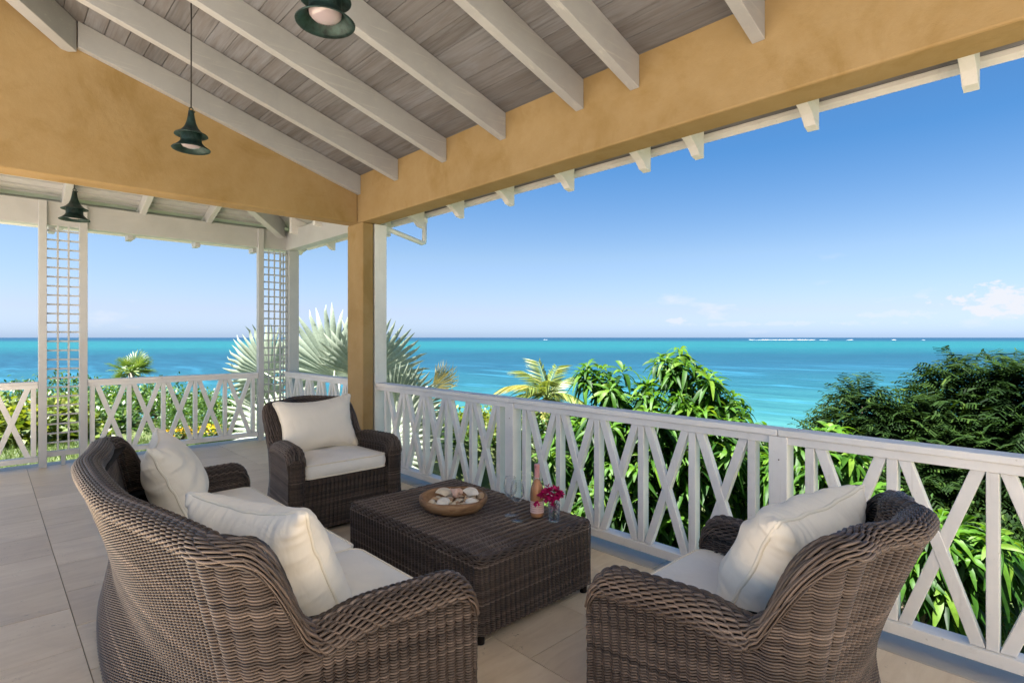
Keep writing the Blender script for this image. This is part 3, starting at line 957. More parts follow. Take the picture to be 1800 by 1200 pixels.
def railing(name, label, along, fixed, a0, a1, posts, uprights, group, end_post=()):
    """crossed railing; along = 'x' or 'y'; fixed = coordinate of the inner face; runs from a0 to a1"""
    t = empty(name, (0, 0, 0))
    tag(t, label, "railing", group)
    white = M_WHITE_X if along == 'x' else M_WHITE_Y

    def bx(nm, u0, u1, v0, v1, z0, z1, mat, bev=0.003):
        if along == 'x': return box_obj(nm, u0, u1, fixed + v0, fixed + v1, z0, z1, mat, t, bev)
        return box_obj(nm, fixed + v0, fixed + v1, u0, u1, z0, z1, mat, t, bev)
    joints = [a0] + sorted(j for j in posts if a0 < j < a1) + [a1]
    for j0, j1 in zip(joints[:-1], joints[1:]):
        bx("top_rail", j0 + 0.001, j1 - 0.001, -0.005, 0.115, ZT - 0.035, ZT, white, 0.006)
        bx("under_rail", j0 + 0.001, j1 - 0.001, 0.012, 0.095, ZT - 0.078, ZT - 0.0365, white)
        bx("bottom_rail", j0 + 0.001, j1 - 0.001, 0.004, 0.10, 0.07, 0.125, white)
    for p in posts:
        po = bx("post", p - 0.048, p + 0.048, 0.0, 0.096, 0.0, ZT - 0.0365, M_WHITE_Z, 0.004)
        for dz in (0.12, 0.80):
            m = MB()
            m.tube([(fixed - 0.0012, p - 0.006, dz), (fixed + 0.004, p - 0.006, dz)] if along == 'y' else [(p - 0.006, fixed - 0.0012, dz), (p - 0.006, fixed + 0.004, dz)], 0.0042, 8)
            m.build("nail", M_NAIL, po)
    zb, zt = 0.1265, ZT - 0.0795
    for (us, pitch) in uprights:
        for u in us:
            bx("upright", u - 0.022, u + 0.022, 0.022, 0.084, zb, zt, M_WHITE_Z)
        for ua, ub in zip(us[:-1], us[1:]):
            for sgn in (0, 1):
                l, r = (ua + 0.0225, ub - 0.0225)
                ww = 0.052          # horizontal width of the sloping bar
                if sgn: pts = [(l, zb), (l + ww, zb), (r, zt), (r - ww, zt)]
                else: pts = [(r - ww, zb), (r, zb), (l + ww, zt), (l, zt)]
                v0, v1 = (0.024, 0.066) if sgn else (0.0275, 0.069)
                m = MB()
                if along == 'x':
                    m.prism([(p[0], fixed + v0, p[1]) for p in pts], (0, v1 - v0, 0))
                else:
                    m.prism([(fixed + v0, p[0], p[1]) for p in pts], (v1 - v0, 0, 0))
                m.build("brace", M_WHITE_Z, t, 0.003)
    return t


def ups(c): return [c + 0.358 * (k - 2.5) for k in range(6)]


railing("front_railing", "long white crossed railing with two posts right of the yellow column", 'y', 3.055, -3.02, 5.338,
        [-2.98 + 0.048, -0.938, 1.152, 3.241], [(ups(-1.94), 0.358), (ups(0.107), 0.358), (ups(2.196), 0.358), (ups(4.29), 0.358)], "white crossed veranda railings")
railing("front_railing", "short white crossed railing between the yellow column and the corner post", 'y', 3.11, 5.70, 8.035,
        [], [([5.83 + 0.358 * k for k in range(7)], 0.358)], "white crossed veranda railings")
railing("left_railing", "white crossed railing with five crosses in front of the green shrubs and yellow flowers", 'x', 8.05, 0.86, 2.764,
        [], [([0.906 + 0.36 * k for k in range(6)], 0.36)], "white crossed veranda railings")
railing("left_railing", "white crossed railing at the far left in front of the yellow green shrub", 'x', 8.05, -3.4, 0.42,
        [-1.72], [([-1.442 + 0.365 * k for k in range(6)], 0.36)], "white crossed veranda railings")


def trellis(name, label, x0, x1, nv, z0, z1, step, ret=None):
    t = empty(name, (0, 0, 0))
    tag(t, label, "trellis", "white lattice panels between posts")
    yv = 8.075
    pitch = (x1 - x0) / (nv + 1)
    for k in range(nv):
        x = x0 + pitch * (k + 1)
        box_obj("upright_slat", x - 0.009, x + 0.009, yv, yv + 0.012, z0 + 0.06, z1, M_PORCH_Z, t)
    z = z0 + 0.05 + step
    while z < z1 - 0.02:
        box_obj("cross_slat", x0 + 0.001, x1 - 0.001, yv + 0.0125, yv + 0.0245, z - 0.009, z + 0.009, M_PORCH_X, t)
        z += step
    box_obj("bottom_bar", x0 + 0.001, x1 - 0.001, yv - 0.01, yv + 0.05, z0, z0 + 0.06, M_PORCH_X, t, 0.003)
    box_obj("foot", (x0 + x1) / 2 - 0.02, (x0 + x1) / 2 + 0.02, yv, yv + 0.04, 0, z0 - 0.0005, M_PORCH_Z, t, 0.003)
    if ret:
        xr, ya, yb = ret
        for yy in (ya + 0.01, (ya + yb) / 2, yb - 0.01):
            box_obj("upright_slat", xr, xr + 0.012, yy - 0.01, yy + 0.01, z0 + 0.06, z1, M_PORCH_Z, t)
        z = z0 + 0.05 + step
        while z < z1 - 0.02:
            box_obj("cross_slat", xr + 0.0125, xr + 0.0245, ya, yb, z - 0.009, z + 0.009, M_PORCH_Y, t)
            z += step


trellis("trellis_panel", "narrow white lattice panel between the two left posts", 0.495, 0.783, 2, 0.11, 2.715, 0.104)
trellis("trellis_panel", "narrow white lattice panel beside the thick corner post in front of the silver palm", 2.838, 3.155, 3, 0.11, 2.70, 0.104, (3.165, 8.10, 8.32))


# ------------------------------------------------------------------ pendant lamps
def pendant_lamp(label, loc, ztop):
    """loc = centre of the bottom brim"""
    t = empty("pendant_lamp", loc)
    LS = 0.83
    tag(t, label, "lamp", "green copper pendant lamps")
    m = MB()
    s = 1.0
    m.lathe([(r_ * LS, z_ * LS) for r_, z_ in [(0.012, 0.315), (0.020, 0.310), (0.023, 0.285), (0.027, 0.255), (0.036, 0.215), (0.052, 0.175), (0.078, 0.143), (0.105, 0.125), (0.121, 0.117), (0.124, 0.110), (0.119, 0.108), (0.100, 0.116), (0.080, 0.122), (0.078, 0.12)]], 40)
    m.build("cap", M_VERDI, t)
    m = MB()
    m.lathe([(r_ * LS, z_ * LS) for r_, z_ in [(0.074, 0.128), (0.078, 0.122), (0.078, 0.062), (0.080, 0.05)]], 40)
    m.build("body", M_VERDI, t)
    m = MB()
    m.lathe([(r_ * LS, z_ * LS) for r_, z_ in [(0.078, 0.064), (0.083, 0.052), (0.098, 0.034), (0.120, 0.014), (0.138, 0.003), (0.143, -0.002), (0.140, -0.006), (0.122, 0.004), (0.100, 0.024), (0.084, 0.043), (0.079, 0.052)]], 44)
    m.build("brim", M_VERDI, t)
    m = MB()
    m.lathe([(r_ * LS, z_ * LS) for r_, z_ in [(0.079, 0.046), (0.074, 0.030), (0.058, 0.016), (0.030, 0.008), (0.0005, 0.006)]], 32)
    m.build("diffuser", M_OPAL, t)
    m = MB()
    m.tube([(0.012 * math.cos(a), 0, 0.325 * LS + 0.012 * math.sin(a)) for a in np.linspace(0, 2 * PI, 13)], 0.003, 6)
    m.tube([(0.006, 0, 0.30 * LS), (0.022, 0.004, 0.312 * LS)], 0.006, 6)
    m.build("hook", M_VERDI, t)
    m = MB()
    m.tube([(0, 0, 0.335 * LS), (0.001, 0, 0.9), (0, 0, ztop - loc[2])], 0.0045, 8)
    m.build("cord", M_CORD, t)


c = at(336, 262, 3.765)
pendant_lamp("dark green pendant lamp on a long cord in front of the yellow wall", c, cz_front(c.x) + 0.0)
c = at(572, 40, 2.26)
pendant_lamp("large nearby dark green pendant lamp cut by the top of the picture", c, cz_front(c.x) + 0.0)
c = at(131, 386, 5.05)
pendant_lamp("small dark green pendant lamp hanging in front of the left trellis", c, cz_left(c.y) + 0.0)

# ------------------------------------------------------------------ wicker weaving


def weave(Pf, ulen, rows, stake, amp, seglen=0.008, flip=1.0, pattern='plain', k=4, rscale=0.78, slant=1.0, seed=0, shift=0.012, sfun=None, dvfun=None):
    """strands running along u over a surface Pf(u, v); returns verts, quads, tint"""
    nu = max(6, int(ulen / seglen))
    rg = np.random.default_rng(seed)
    u = np.linspace(0, 1, nu + 1)
    v = (np.arange(rows) + 0.5) / rows
    U, V = np.meshgrid(u, v, indexing='xy')        # rows, nu+1
    P = Pf(U, V)
    e = 0.25 / rows
    dv = (Pf(U, np.clip(V + e, 0, 1)) - Pf(U, np.clip(V - e, 0, 1))) if dvfun is None else dvfun(U, V, e)
    hv = np.linalg.norm(dv, axis=-1, keepdims=True)
    half = hv / (2 * e) / rows * 0.5
    B = dv / np.maximum(hv, 1e-9)
    du = np.gradient(P, axis=1)
    T = du / np.maximum(np.linalg.norm(du, axis=-1, keepdims=True), 1e-9)
    N = np.cross(T, B) * flip
    N /= np.maximum(np.linalg.norm(N, axis=-1, keepdims=True), 1e-9)
    s = U * ulen if sfun is None else sfun(U, V)
    j = np.arange(rows)[:, None]
    wob = rg.normal(0, 0.12, (rows, 1))
    if pattern == 'plain':
        fr = np.mod(s / stake + 0.05 * wob + shift * j, 1.0)
        off = amp * (2 * np.sin(PI * fr) ** 0.8 - 1)
        sideo = slant * (fr - 0.5)
    else:                                  # braid: long over-and-under strands that climb across the roll
        ph = PI * s / (stake * 1.15) - 2 * PI * j / 3 + wob
        off = amp * np.cos(ph)
        sideo = 0.5 * np.sin(ph)
    th = np.linspace(-0.15 * PI, 1.15 * PI, k)
    r = half * rscale
    if pattern != 'plain': r = r * 1.25
    C = P + N * off[..., None] + B * (half * sideo[..., None])
    VV = C[:, :, None, :] + B[:, :, None, :] * (r[:, :, None, :] * np.cos(th)[None, None, :, None]) + N[:, :, None, :] * (np.minimum(r, 0.0062)[:, :, None, :] * np.sin(th)[None, None, :, None])
    idx = np.arange(rows * (nu + 1) * k).reshape(rows, nu + 1, k)
    Q = np.stack([idx[:, :-1, :-1], idx[:, 1:, :-1], idx[:, 1:, 1:], idx[:, :-1, 1:]], -1).reshape(-1, 4)
    base = np.clip(rg.normal(0.46, 0.17, (rows, 1)), 0.08, 0.95)
    drift = 0.10 * np.sin(s * rg.uniform(3, 9, (rows, 1)) + rg.uniform(0, 6, (rows, 1)))
    tint = np.repeat((base + drift)[:, :, None], k, 2)
    return VV.reshape(-1, 3), Q, tint.reshape(-1)


def sheet(Pf, nu, nv, push, flip):
    U, V = np.meshgrid(np.linspace(0, 1, nu + 1), np.linspace(0, 1, nv + 1), indexing='xy')
    P = Pf(U, V)
    du = np.gradient(P, axis=1); dv = np.gradient(P, axis=0)
    N = np.cross(du, dv) * flip
    N /= np.maximum(np.linalg.norm(N, axis=-1, keepdims=True), 1e-9)
    P = P - N * push
    idx = np.arange(P.shape[0] * P.shape[1]).reshape(P.shape[:2])
    Q = np.stack([idx[:-1, :-1], idx[:-1, 1:], idx[1:, 1:], idx[1:, :-1]], -1).reshape(-1, 4)
    return P.reshape(-1, 3), Q


class Acc:
    def __init__(s): s.V, s.Q, s.T, s.n = [], [], [], 0
    def add(s, V, Q, T=None):
        s.V.append(V); s.Q.append(Q + s.n); s.n += len(V)
        s.T.append(T if T is not None else np.full(len(V), 0.5))
    def mesh(s, name, mat):
        return np_mesh(name, np.concatenate(s.V), np.concatenate(s.Q), mat, True, np.concatenate(s.T))


def wicker_seat(name, W, D, arm_h, back_h, lean_back, seed, bow_d=0.04, R=0.08, back_in=0.095, taper=0.20, flare=0.075):
    """U-shaped woven shell. local x across, local y forward. returns meshes: shell, rim, apron, core"""
    hw = W / 2 - 0.065           # half distance between arm centre lines (at the waist)
    yf = D / 2
    yb = -D / 2 + back_in
    pts, nrm = [], []
    n1 = 80
    for t in np.linspace(0, 1, n1): pts.append((-hw, yf + (yb + R - yf) * t)); nrm.append((-1, 0))
    for a in np.linspace(0, PI / 2, 40)[1:]: pts.append((-hw + R - R * math.cos(a), yb + R - R * math.sin(a))); nrm.append((-math.cos(a), -math.sin(a)))
    nb = 120
    for t in np.linspace(0, 1, nb)[1:]: pts.append((-hw + R + (2 * hw - 2 * R) * t, yb)); nrm.append((0, -1))
    for a in np.linspace(0, PI / 2, 40)[1:]: pts.append((hw - R + R * math.sin(a), yb + R - R * math.cos(a))); nrm.append((math.sin(a), -math.cos(a)))
    for t in np.linspace(0, 1, n1)[1:]: pts.append((hw, yb + R + (yf - yb - R) * t)); nrm.append((1, 0))
    pts = np.array(pts); nrm = np.array(nrm, float)
    seg = np.r_[0, np.cumsum(np.linalg.norm(np.diff(pts, axis=0), axis=1))]
    S = seg[-1]
    pts[:, 0] *= 1 - taper * (yf - pts[:, 1]) / (yf - yb)
    # gentle bow of the back in plan
    bow = (1 - np.clip(np.abs(pts[:, 0]) / hw, 0, 1) ** 2) * bow_d * (pts[:, 1] < yb + R)
    pts[:, 1] -= bow
    La = yf - yb - R
    sm = np.minimum(seg, S - seg)                     # distance from the nearest arm front
    k = sstep(La - 0.015, La + min(R * 1.3, 0.085), sm) * 0.95 + 0.05 * sstep(La + R * 0.8, La + R * 1.57 + 0.7 * hw, sm)           # 0 on the arms, 1 on the back
    Hs = arm_h + (back_h - arm_h) * k - 0.03 * np.exp(-((sm - (La - 0.03)) / 0.09) ** 2)
    mid = np.where(sm > La + R * 1.4, 1, 0)
    rf = 0.085
    fr = np.clip((rf - sm) / rf, 0, 1)
    Hs = Hs - (rf - np.sqrt(np.maximum(rf ** 2 - (rf * fr) ** 2, 0)))
    Tk = 0.115 + (0.085 - 0.115) * k
    lean = 0.02 + flare * k * (0.25 + 0.75 * sstep(hw * 0.5, hw, np.abs(pts[:, 0]) / (1 - taper)))
    leany = lean_back * (0.30 * sstep(La - 0.02, La + R * 1.4, sm) + 0.70 * sstep(La + R * 1.0, La + R * 1.57 + 0.62 * hw, sm))
    skirt = 0.028 + 0.05 * k
    waist = 0.30 + 0.06 * k

    def A(arr, s): return np.interp(s, seg, arr)

    def off_out(s, z):
        zw = A(waist, s); H = A(Hs, s)
        lo = A(skirt, s) * np.clip((zw - z) / zw, 0, 1) ** 1.3
        lo = np.where(z < 0.12, lo * (1 - 0.25 * ((0.12 - np.minimum(z, 0.12)) / 0.12) ** 2), lo)
        hi = A(lean, s) * np.clip((z - zw) / np.maximum(back_h - zw, 0.05), 0, 1.2) ** 1.5
        # arms flare too but less
        return lo + hi + A(Tk, s) / 2

    def base(s):
        x, y = A(pts[:, 0], s), A(pts[:, 1], s)
        nx, ny = A(nrm[:, 0], s), A(nrm[:, 1], s)
        l = np.sqrt(nx ** 2 + ny ** 2)
        return x, y, nx / l, ny / l

    def mk(s, off, z):
        x, y, nx, ny = base(s)
        f = np.clip((z - 0.33) / (back_h - 0.33), 0, 1.15) ** 1.35
        return np.stack([x + nx * off, y + ny * off - A(leany, s) * f, z + 0 * x], -1)

    def rr(s): return A(Tk, s) * 0.5 * 0.95

    zt_all = Hs - 0.45 * Tk
    half = len(seg) // 2 + 1
    env = np.maximum.accumulate(zt_all[:half])
    env = env + np.arange(half) * 1e-7
    ZMAX = float(zt_all.max())

    def srow(U, z):
        """rows are level: each runs only where the shell is taller than it"""
        lo = np.interp(z, env, seg[:half], left=0.0)
        return lo + (S - 2 * lo) * U

    def zrow(V): return 0.035 + V * (ZMAX - 0.035)

    def outer(U, V):
        z = zrow(V) + 0 * U
        s = srow(U, z)
        return mk(s, off_out(s, z), z)

    def rim(U, V):
        s = U * S
        zt = A(Hs, s) - rr(s) * 0.8
        o = off_out(s, zt)
        T = A(Tk, s)
        ph = (V * 1.24 - 0.12) * PI
        return mk(s, o - T / 2 + (T / 2 + 0.007) * np.cos(ph), zt + rr(s) * np.sin(ph))

    def zrow_in(V): return 0.36 + (1 - V) * (ZMAX - 0.36)

    def inner(U, V):
        z = zrow_in(V) + 0 * U
        s = srow(U, z)
        return mk(s, off_out(s, z) - A(Tk, s), z)

    def outer_dv(U, V, e):
        s = srow(U, zrow(V) + 0 * U)
        za, zb = zrow(V - e) + 0 * U, zrow(V + e) + 0 * U
        return mk(s, off_out(s, zb), zb) - mk(s, off_out(s, za), za)

    def inner_dv(U, V, e):
        s = srow(U, zrow_in(V) + 0 * U)
        za, zb = zrow_in(V - e) + 0 * U, zrow_in(V + e) + 0 * U
        return mk(s, off_out(s, zb) - A(Tk, s), zb) - mk(s, off_out(s, za) - A(Tk, s), za)

    shell = Acc(); rimA = Acc(); core = Acc()
    V, Q, T = weave(outer, S, 92, 0.033, 0.0058, 0.0066, 1, seed=seed, sfun=lambda U, V: srow(U, zrow(V) + 0 * U), dvfun=outer_dv); shell.add(V, Q, T)
    V, Q, T = weave(inner, S, 56, 0.033, 0.0045, 0.009, 1, seed=seed + 1, sfun=lambda U, V: srow(U, zrow_in(V) + 0 * U), dvfun=inner_dv); shell.add(V, Q, T)
    V, Q, T = weave(rim, S, 19, 0.040, 0.0038, 0.0064, 1, seed=seed + 2, k=5, slant=1.6, shift=0.30, rscale=0.95); rimA.add(V, Q, T)
    for f, nv in ((outer, 30), (rim, 10), (inner, 16)):
        V, Q = sheet(f, 220, nv, 0.0085, 1); core.add(V, Q)
    for side in (0, 1):
        s0 = 0.0 if side == 0 else S

        def cap(U, V, s0=s0, side=side):
            s = np.full_like(U, s0)
            H = A(Hs, s); zt = H - rr(s) * 0.8
            z = 0.035 + V * (zt + rr(s) * 0.97 - 0.035)
            T = A(Tk, s)
            w = np.where(z > zt, np.sqrt(np.clip(1 - ((z - zt) / rr(s)) ** 2, 0, 1)), 1.0)
            o = off_out(s, np.minimum(z, zt)) - T / 2
            uu = (1 - 2 * U) if side == 1 else (2 * U - 1)
            p = mk(s, o + uu * T / 2 * w, z)
            p[..., 1] += 0.022 * (1 - uu ** 2) * np.sqrt(np.clip(w, 0, 1))
            return p
        fl = 1 if side == 0 else 1
        V, Q, T = weave(cap, 0.13, int(arm_h / 0.011), 0.024, 0.0035, 0.008, 1, seed=seed + 5 + side); shell.add(V, Q, T)
        V, Q = sheet(cap, 8, 30, 0.006, 1); core.add(V, Q)
        # upright edging strands down both sides of the arm front
        for uu in (0.0, 0.06, 0.94, 1.0):
            def edge(U, V, cap=cap, uu=uu):
                # strand runs upwards; V gives a little width sideways
                w = np.clip(uu + (V - 0.5) * 0.10, 0, 1)
                return cap(w, U)
            V, Q, T = weave(edge, arm_h, 1, 0.05, 0.0025, 0.012, 1, seed=seed + 20, rscale=0.9)
            V[:, 1] += 0.004
            rimA.add(V, Q, T)
    # woven front below the seat
    ax = hw - 0.05

    def apron(U, V):
        x = (U * 2 - 1) * ax
        z = 0.035 + V * (0.405 - 0.035)
        return np.stack([x, np.full_like(x, yf - 0.012), z], -1)
    V, Q, T = weave(apron, 2 * ax, 40, 0.033, 0.0055, 0.0066, -1, seed=seed + 9); shell.add(V, Q, T)
    V, Q = sheet(apron, 20, 8, 0.006, -1); core.add(V, Q)

    def deck(U, V):
        return np.stack([(U * 2 - 1) * ax, yf - 0.02 + (yb + 0.03 - yf + 0.02) * V, np.full_like(U, 0.40)], -1)
    V, Q = sheet(deck, 8, 8, 0.0, 1); core.add(V, Q)
    return {'woven_shell': shell.mesh("woven_shell", M_WICKER), 'braided_rim': rimA.mesh("braided_rim", M_WICKER), 'seat_frame': core.mesh("seat_frame", M_WICKERBACK)}


def place_wicker(name, label, cat, meshes, loc, rz, group, feet):
    t = empty(name, loc, rz)
    tag(t, label, cat, group)
    for nm, me in meshes.items():
        link(nm, me, t)
    for (x, y) in feet:
        m = MB(); m.lathe([(0.001, 0.0), (0.018, 0.0), (0.020, 0.045), (0.001, 0.045)], 12, (x, y, 0))
        m.build("foot", M_WICKERBACK, t)
    return t


CH_W, CH_D = 0.925, 0.71
chair_m = wicker_seat("chair", CH_W, CH_D, 0.645, 0.925, 0.16, 11)
sofa_m = wicker_seat("sofa", 2.36, 0.71, 0.645, 0.92, 0.13, 51, 0.10, 0.11, 0.065, 0.07, 0.05)
cf = [(-0.38, 0.30), (0.38, 0.30), (-0.34, -0.12), (0.34, -0.12)]
CHA = (2.01, 4.275, 0); CHB = (1.965, 0.845, 0); SOF = (0.845, 2.61, 0)
place_wicker("armchair", "brown wicker armchair beside the yellow column at the far end of the coffee table", "armchair", chair_m, CHA, PI, "brown wicker armchairs", cf)
place_wicker("armchair", "brown wicker armchair in front at the right with its back to the viewer", "armchair", chair_m, CHB, 0.0, "brown wicker armchairs", cf)
place_wicker("sofa", "long brown wicker sofa with a curved back facing the sea", "sofa", sofa_m, SOF, -PI / 2, None, [(-1.1, 0.30), (1.1, 0.30), (-1.0, -0.14), (1.0, -0.14)])


# ------------------------------------------------------------------ coffee table
def coffee_table():
    x0, x1, y0, y1, h = 1.665, 2.505, 1.965, 3.235, 0.412
    t = empty("coffee_table", ((x0 + x1) / 2, (y0 + y1) / 2, 0))
    tag(t, "low brown wicker coffee table with a ribbed woven top", "table")
    hx, hy = (x1 - x0) / 2, (y1 - y0) / 2
    R = 0.03
    pts, nr = [], []
    for (cx, cy, a0) in ((hx - R, hy - R, 0), (-hx + R, hy - R, PI / 2), (-hx + R, -hy + R, PI), (hx - R, -hy + R, 1.5 * PI)):
        for a in np.linspace(a0, a0 + PI / 2, 8):
            pts.append((cx + R * math.cos(a), cy + R * math.sin(a))); nr.append((math.cos(a), math.sin(a)))
    pts.append(pts[0]); nr.append(nr[0])
    pts = np.array(pts); nr = np.array(nr)
    seg = np.r_[0, np.cumsum(np.linalg.norm(np.diff(pts, axis=0), axis=1))]
    S = seg[-1]

    def A(arr, s): return np.interp(s, seg, arr)

    def side(U, V):
        s = U * S
        z = 0.05 + V * (h - 0.028 - 0.05)
        return np.stack([A(pts[:, 0], s), A(pts[:, 1], s), z], -1)

    def edge(U, V):
        s = U * S
        ph = V * PI / 2
        r = 0.028
        ox = A(nr[:, 0], s); oy = A(nr[:, 1], s)
        return np.stack([A(pts[:, 0], s) - ox * r * (1 - np.cos(ph)), A(pts[:, 1], s) - oy * r * (1 - np.cos(ph)), h - 0.028 + r * np.sin(ph)], -1)

    def top(U, V):
        return np.stack([(U * 2 - 1) * (hx - 0.018), (V * 2 - 1) * (hy - 0.018), np.full_like(U, h - 0.001)], -1)
    a, b, core = Acc(), Acc(), Acc()
    V, Q, T = weave(side, S, 38, 0.033, 0.0058, 0.0066, 1, seed=90); a.add(V, Q, T)
    V, Q, T = weave(edge, S, 4, 0.03, 0.003, 0.0078, 1, 'braid', seed=91); a.add(V, Q, T)
    # top: strands run the long way over cross bars, so that ribs lie across the table
    def top2(U, V):
        return np.stack([(1 - V * 2) * (hx - 0.018), (U * 2 - 1) * (hy - 0.018), np.full_like(U, h - 0.005)], -1)
    V, Q, T = weave(top2, 2 * hy, 84, 0.048, 0.0085, 0.0070, 1, slant=0.25, seed=92); b.add(V, Q, np.clip(T + 0.12, 0, 1))
    def rib(U, V):
        return np.stack([(U * 2 - 1) * (hx - 0.016), (V * 2 - 1) * (hy - 0.03), np.full_like(U, h + 0.0015)], -1)
    V, Q, T = weave(rib, 2 * hx, 25, 0.011, 0.0007, 0.0055, 1, seed=94, rscale=0.19); V[:, 2] += 0.001; b.add(V, Q, np.clip(T + 0.45, 0, 1))
    for f, nu, nv, fl in ((side, 60, 4, 1), (edge, 60, 4, 1), (top, 6, 6, 1)):
        V, Q = sheet(f, nu, nv, 0.006, fl); core.add(V, Q)
    link("woven_side", a.mesh("woven_side", M_WICKER), t)
    link("woven_top", b.mesh("woven_top", M_WICKER), t)
    link("frame", core.mesh("frame", M_WICKERBACK), t)
    for sx in (-1, 1):
        for sy in (-1, 1):
            m = MB(); m.lathe([(0.001, 0), (0.02, 0), (0.022, 0.055), (0.001, 0.055)], 12, (sx * (hx - 0.035), sy * (hy - 0.035), 0))
            m.build("foot", M_WICKERBACK, t)


coffee_table()
TAB_Z = 0.4195


# ------------------------------------------------------------------ pillows (two sheets of cloth inflated on a small mass-spring net)
def pillow_data(w, h, seed, n=50, m=42, press=9.0, steps=150):
    rg = np.random.default_rng(seed)
    gx, gy = np.meshgrid(np.linspace(-w / 2, w / 2, n + 1), np.linspace(-h / 2, h / 2, m + 1), indexing='ij')
    top = np.arange((n + 1) * (m + 1)).reshape(n + 1, m + 1)
    bot = top.copy()
    nid = top.size
    inner = np.zeros_like(top, bool); inner[1:-1, 1:-1] = True
    cnt = inner.sum()
    bot[inner] = nid + np.arange(cnt)
    P = np.zeros((nid + cnt, 3))
    P[top.ravel(), 0] = gx.ravel(); P[top.ravel(), 2] = gy.ravel()
    P[bot[inner], 0] = gx[inner]; P[bot[inner], 2] = gy[inner]
    P[top[inner], 1] = 0.02 + 0.004 * rg.random(cnt); P[bot[inner], 1] = -0.02 - 0.004 * rg.random(cnt)
    dx, dy = w / n, h / m
    groups = []

    def addg(a, b, L, st):
        for par in (0, 1):
            groups.append((a[par::2].ravel() if a.ndim == 1 else a[par::2].ravel(), b[par::2].ravel(), L, st))
    for G in (top, bot):
        for par in (0, 1):
            groups.append((G[par:-1:2, :].ravel(), G[par + 1::2, :].ravel()[:G[par:-1:2, :].size], dx, 1.0))
            groups.append((G[:, par:-1:2].ravel(), G[:, par + 1::2].ravel()[:G[:, par:-1:2].size], dy, 1.0))
        dl = math.hypot(dx, dy)
        for par in (0, 1):
            a = G[par:-1:2, :-1]; b = G[par + 1::2, 1:][:a.shape[0]]
            groups.append((a.ravel(), b.ravel(), dl, 0.35))
            a = G[par:-1:2, 1:]; b = G[par + 1::2, :-1][:a.shape[0]]
            groups.append((a.ravel(), b.ravel(), dl, 0.35))
    # column-major ravel of the vertical group must match: rebuild safely
    gs = []
    for (a, b, L, st) in groups:
        gs.append((a, b, L, st))
    edge = np.concatenate([top[:, 0], top[-1, 1:], top[-2::-1, -1], top[0, -2:0:-1]])
    tri = []
    for G, s in ((top, 1), (bot, -1)):
        a, b, c, d = G[:-1, :-1].ravel(), G[1:, :-1].ravel(), G[1:, 1:].ravel(), G[:-1, 1:].ravel()
        q = np.stack([a, b, c, d], -1) if s < 0 else np.stack([a, d, c, b], -1)
        tri.append(q)
    quads = np.concatenate(tri)
    Vel = np.zeros_like(P)
    dt = 1 / 60
    gather = 0.93
    el = np.linalg.norm(P[edge] - P[np.roll(edge, -1)], axis=1) * gather
    for it in range(steps):
        p0 = P.copy()
        a, b, c, d = (P[quads[:, i]] for i in range(4))
        nn = np.cross(c - a, d - b) * 0.5
        F = np.zeros_like(P)
        for i in range(4): np.add.at(F, quads[:, i], nn * 0.25)
        pr = press * min(1.0, it / 60 + 0.3)
        acc = F * pr * 260
        Vel = Vel * 0.90 + acc * dt
        P = P + Vel * dt
        for _ in range(5):
            for (ia, ib, L, st) in gs:
                dlt = P[ib] - P[ia]
                ln = np.linalg.norm(dlt, axis=1, keepdims=True)
                cor = dlt * ((ln - L) / np.maximum(ln, 1e-9)) * 0.5 * st
                np.add.at(P, ia, cor * 0.7); np.add.at(P, ib, -cor * 0.7)
            e2 = np.roll(edge, -1)
            for par in (0, 1):
                ia, ib = edge[par::2], e2[par::2]
                dlt = P[ib] - P[ia]; ln = np.linalg.norm(dlt, axis=1, keepdims=True)
                cor = dlt * ((ln - el[par::2, None]) / np.maximum(ln, 1e-9)) * 0.5
                np.add.at(P, ia, cor); np.add.at(P, ib, -cor)
        Vel = (P - p0) / dt
        sp = np.linalg.norm(Vel, axis=1, keepdims=True)
        Vel = Vel * np.minimum(1, 1.5 / np.maximum(sp, 1e-6))
    return P, quads, edge


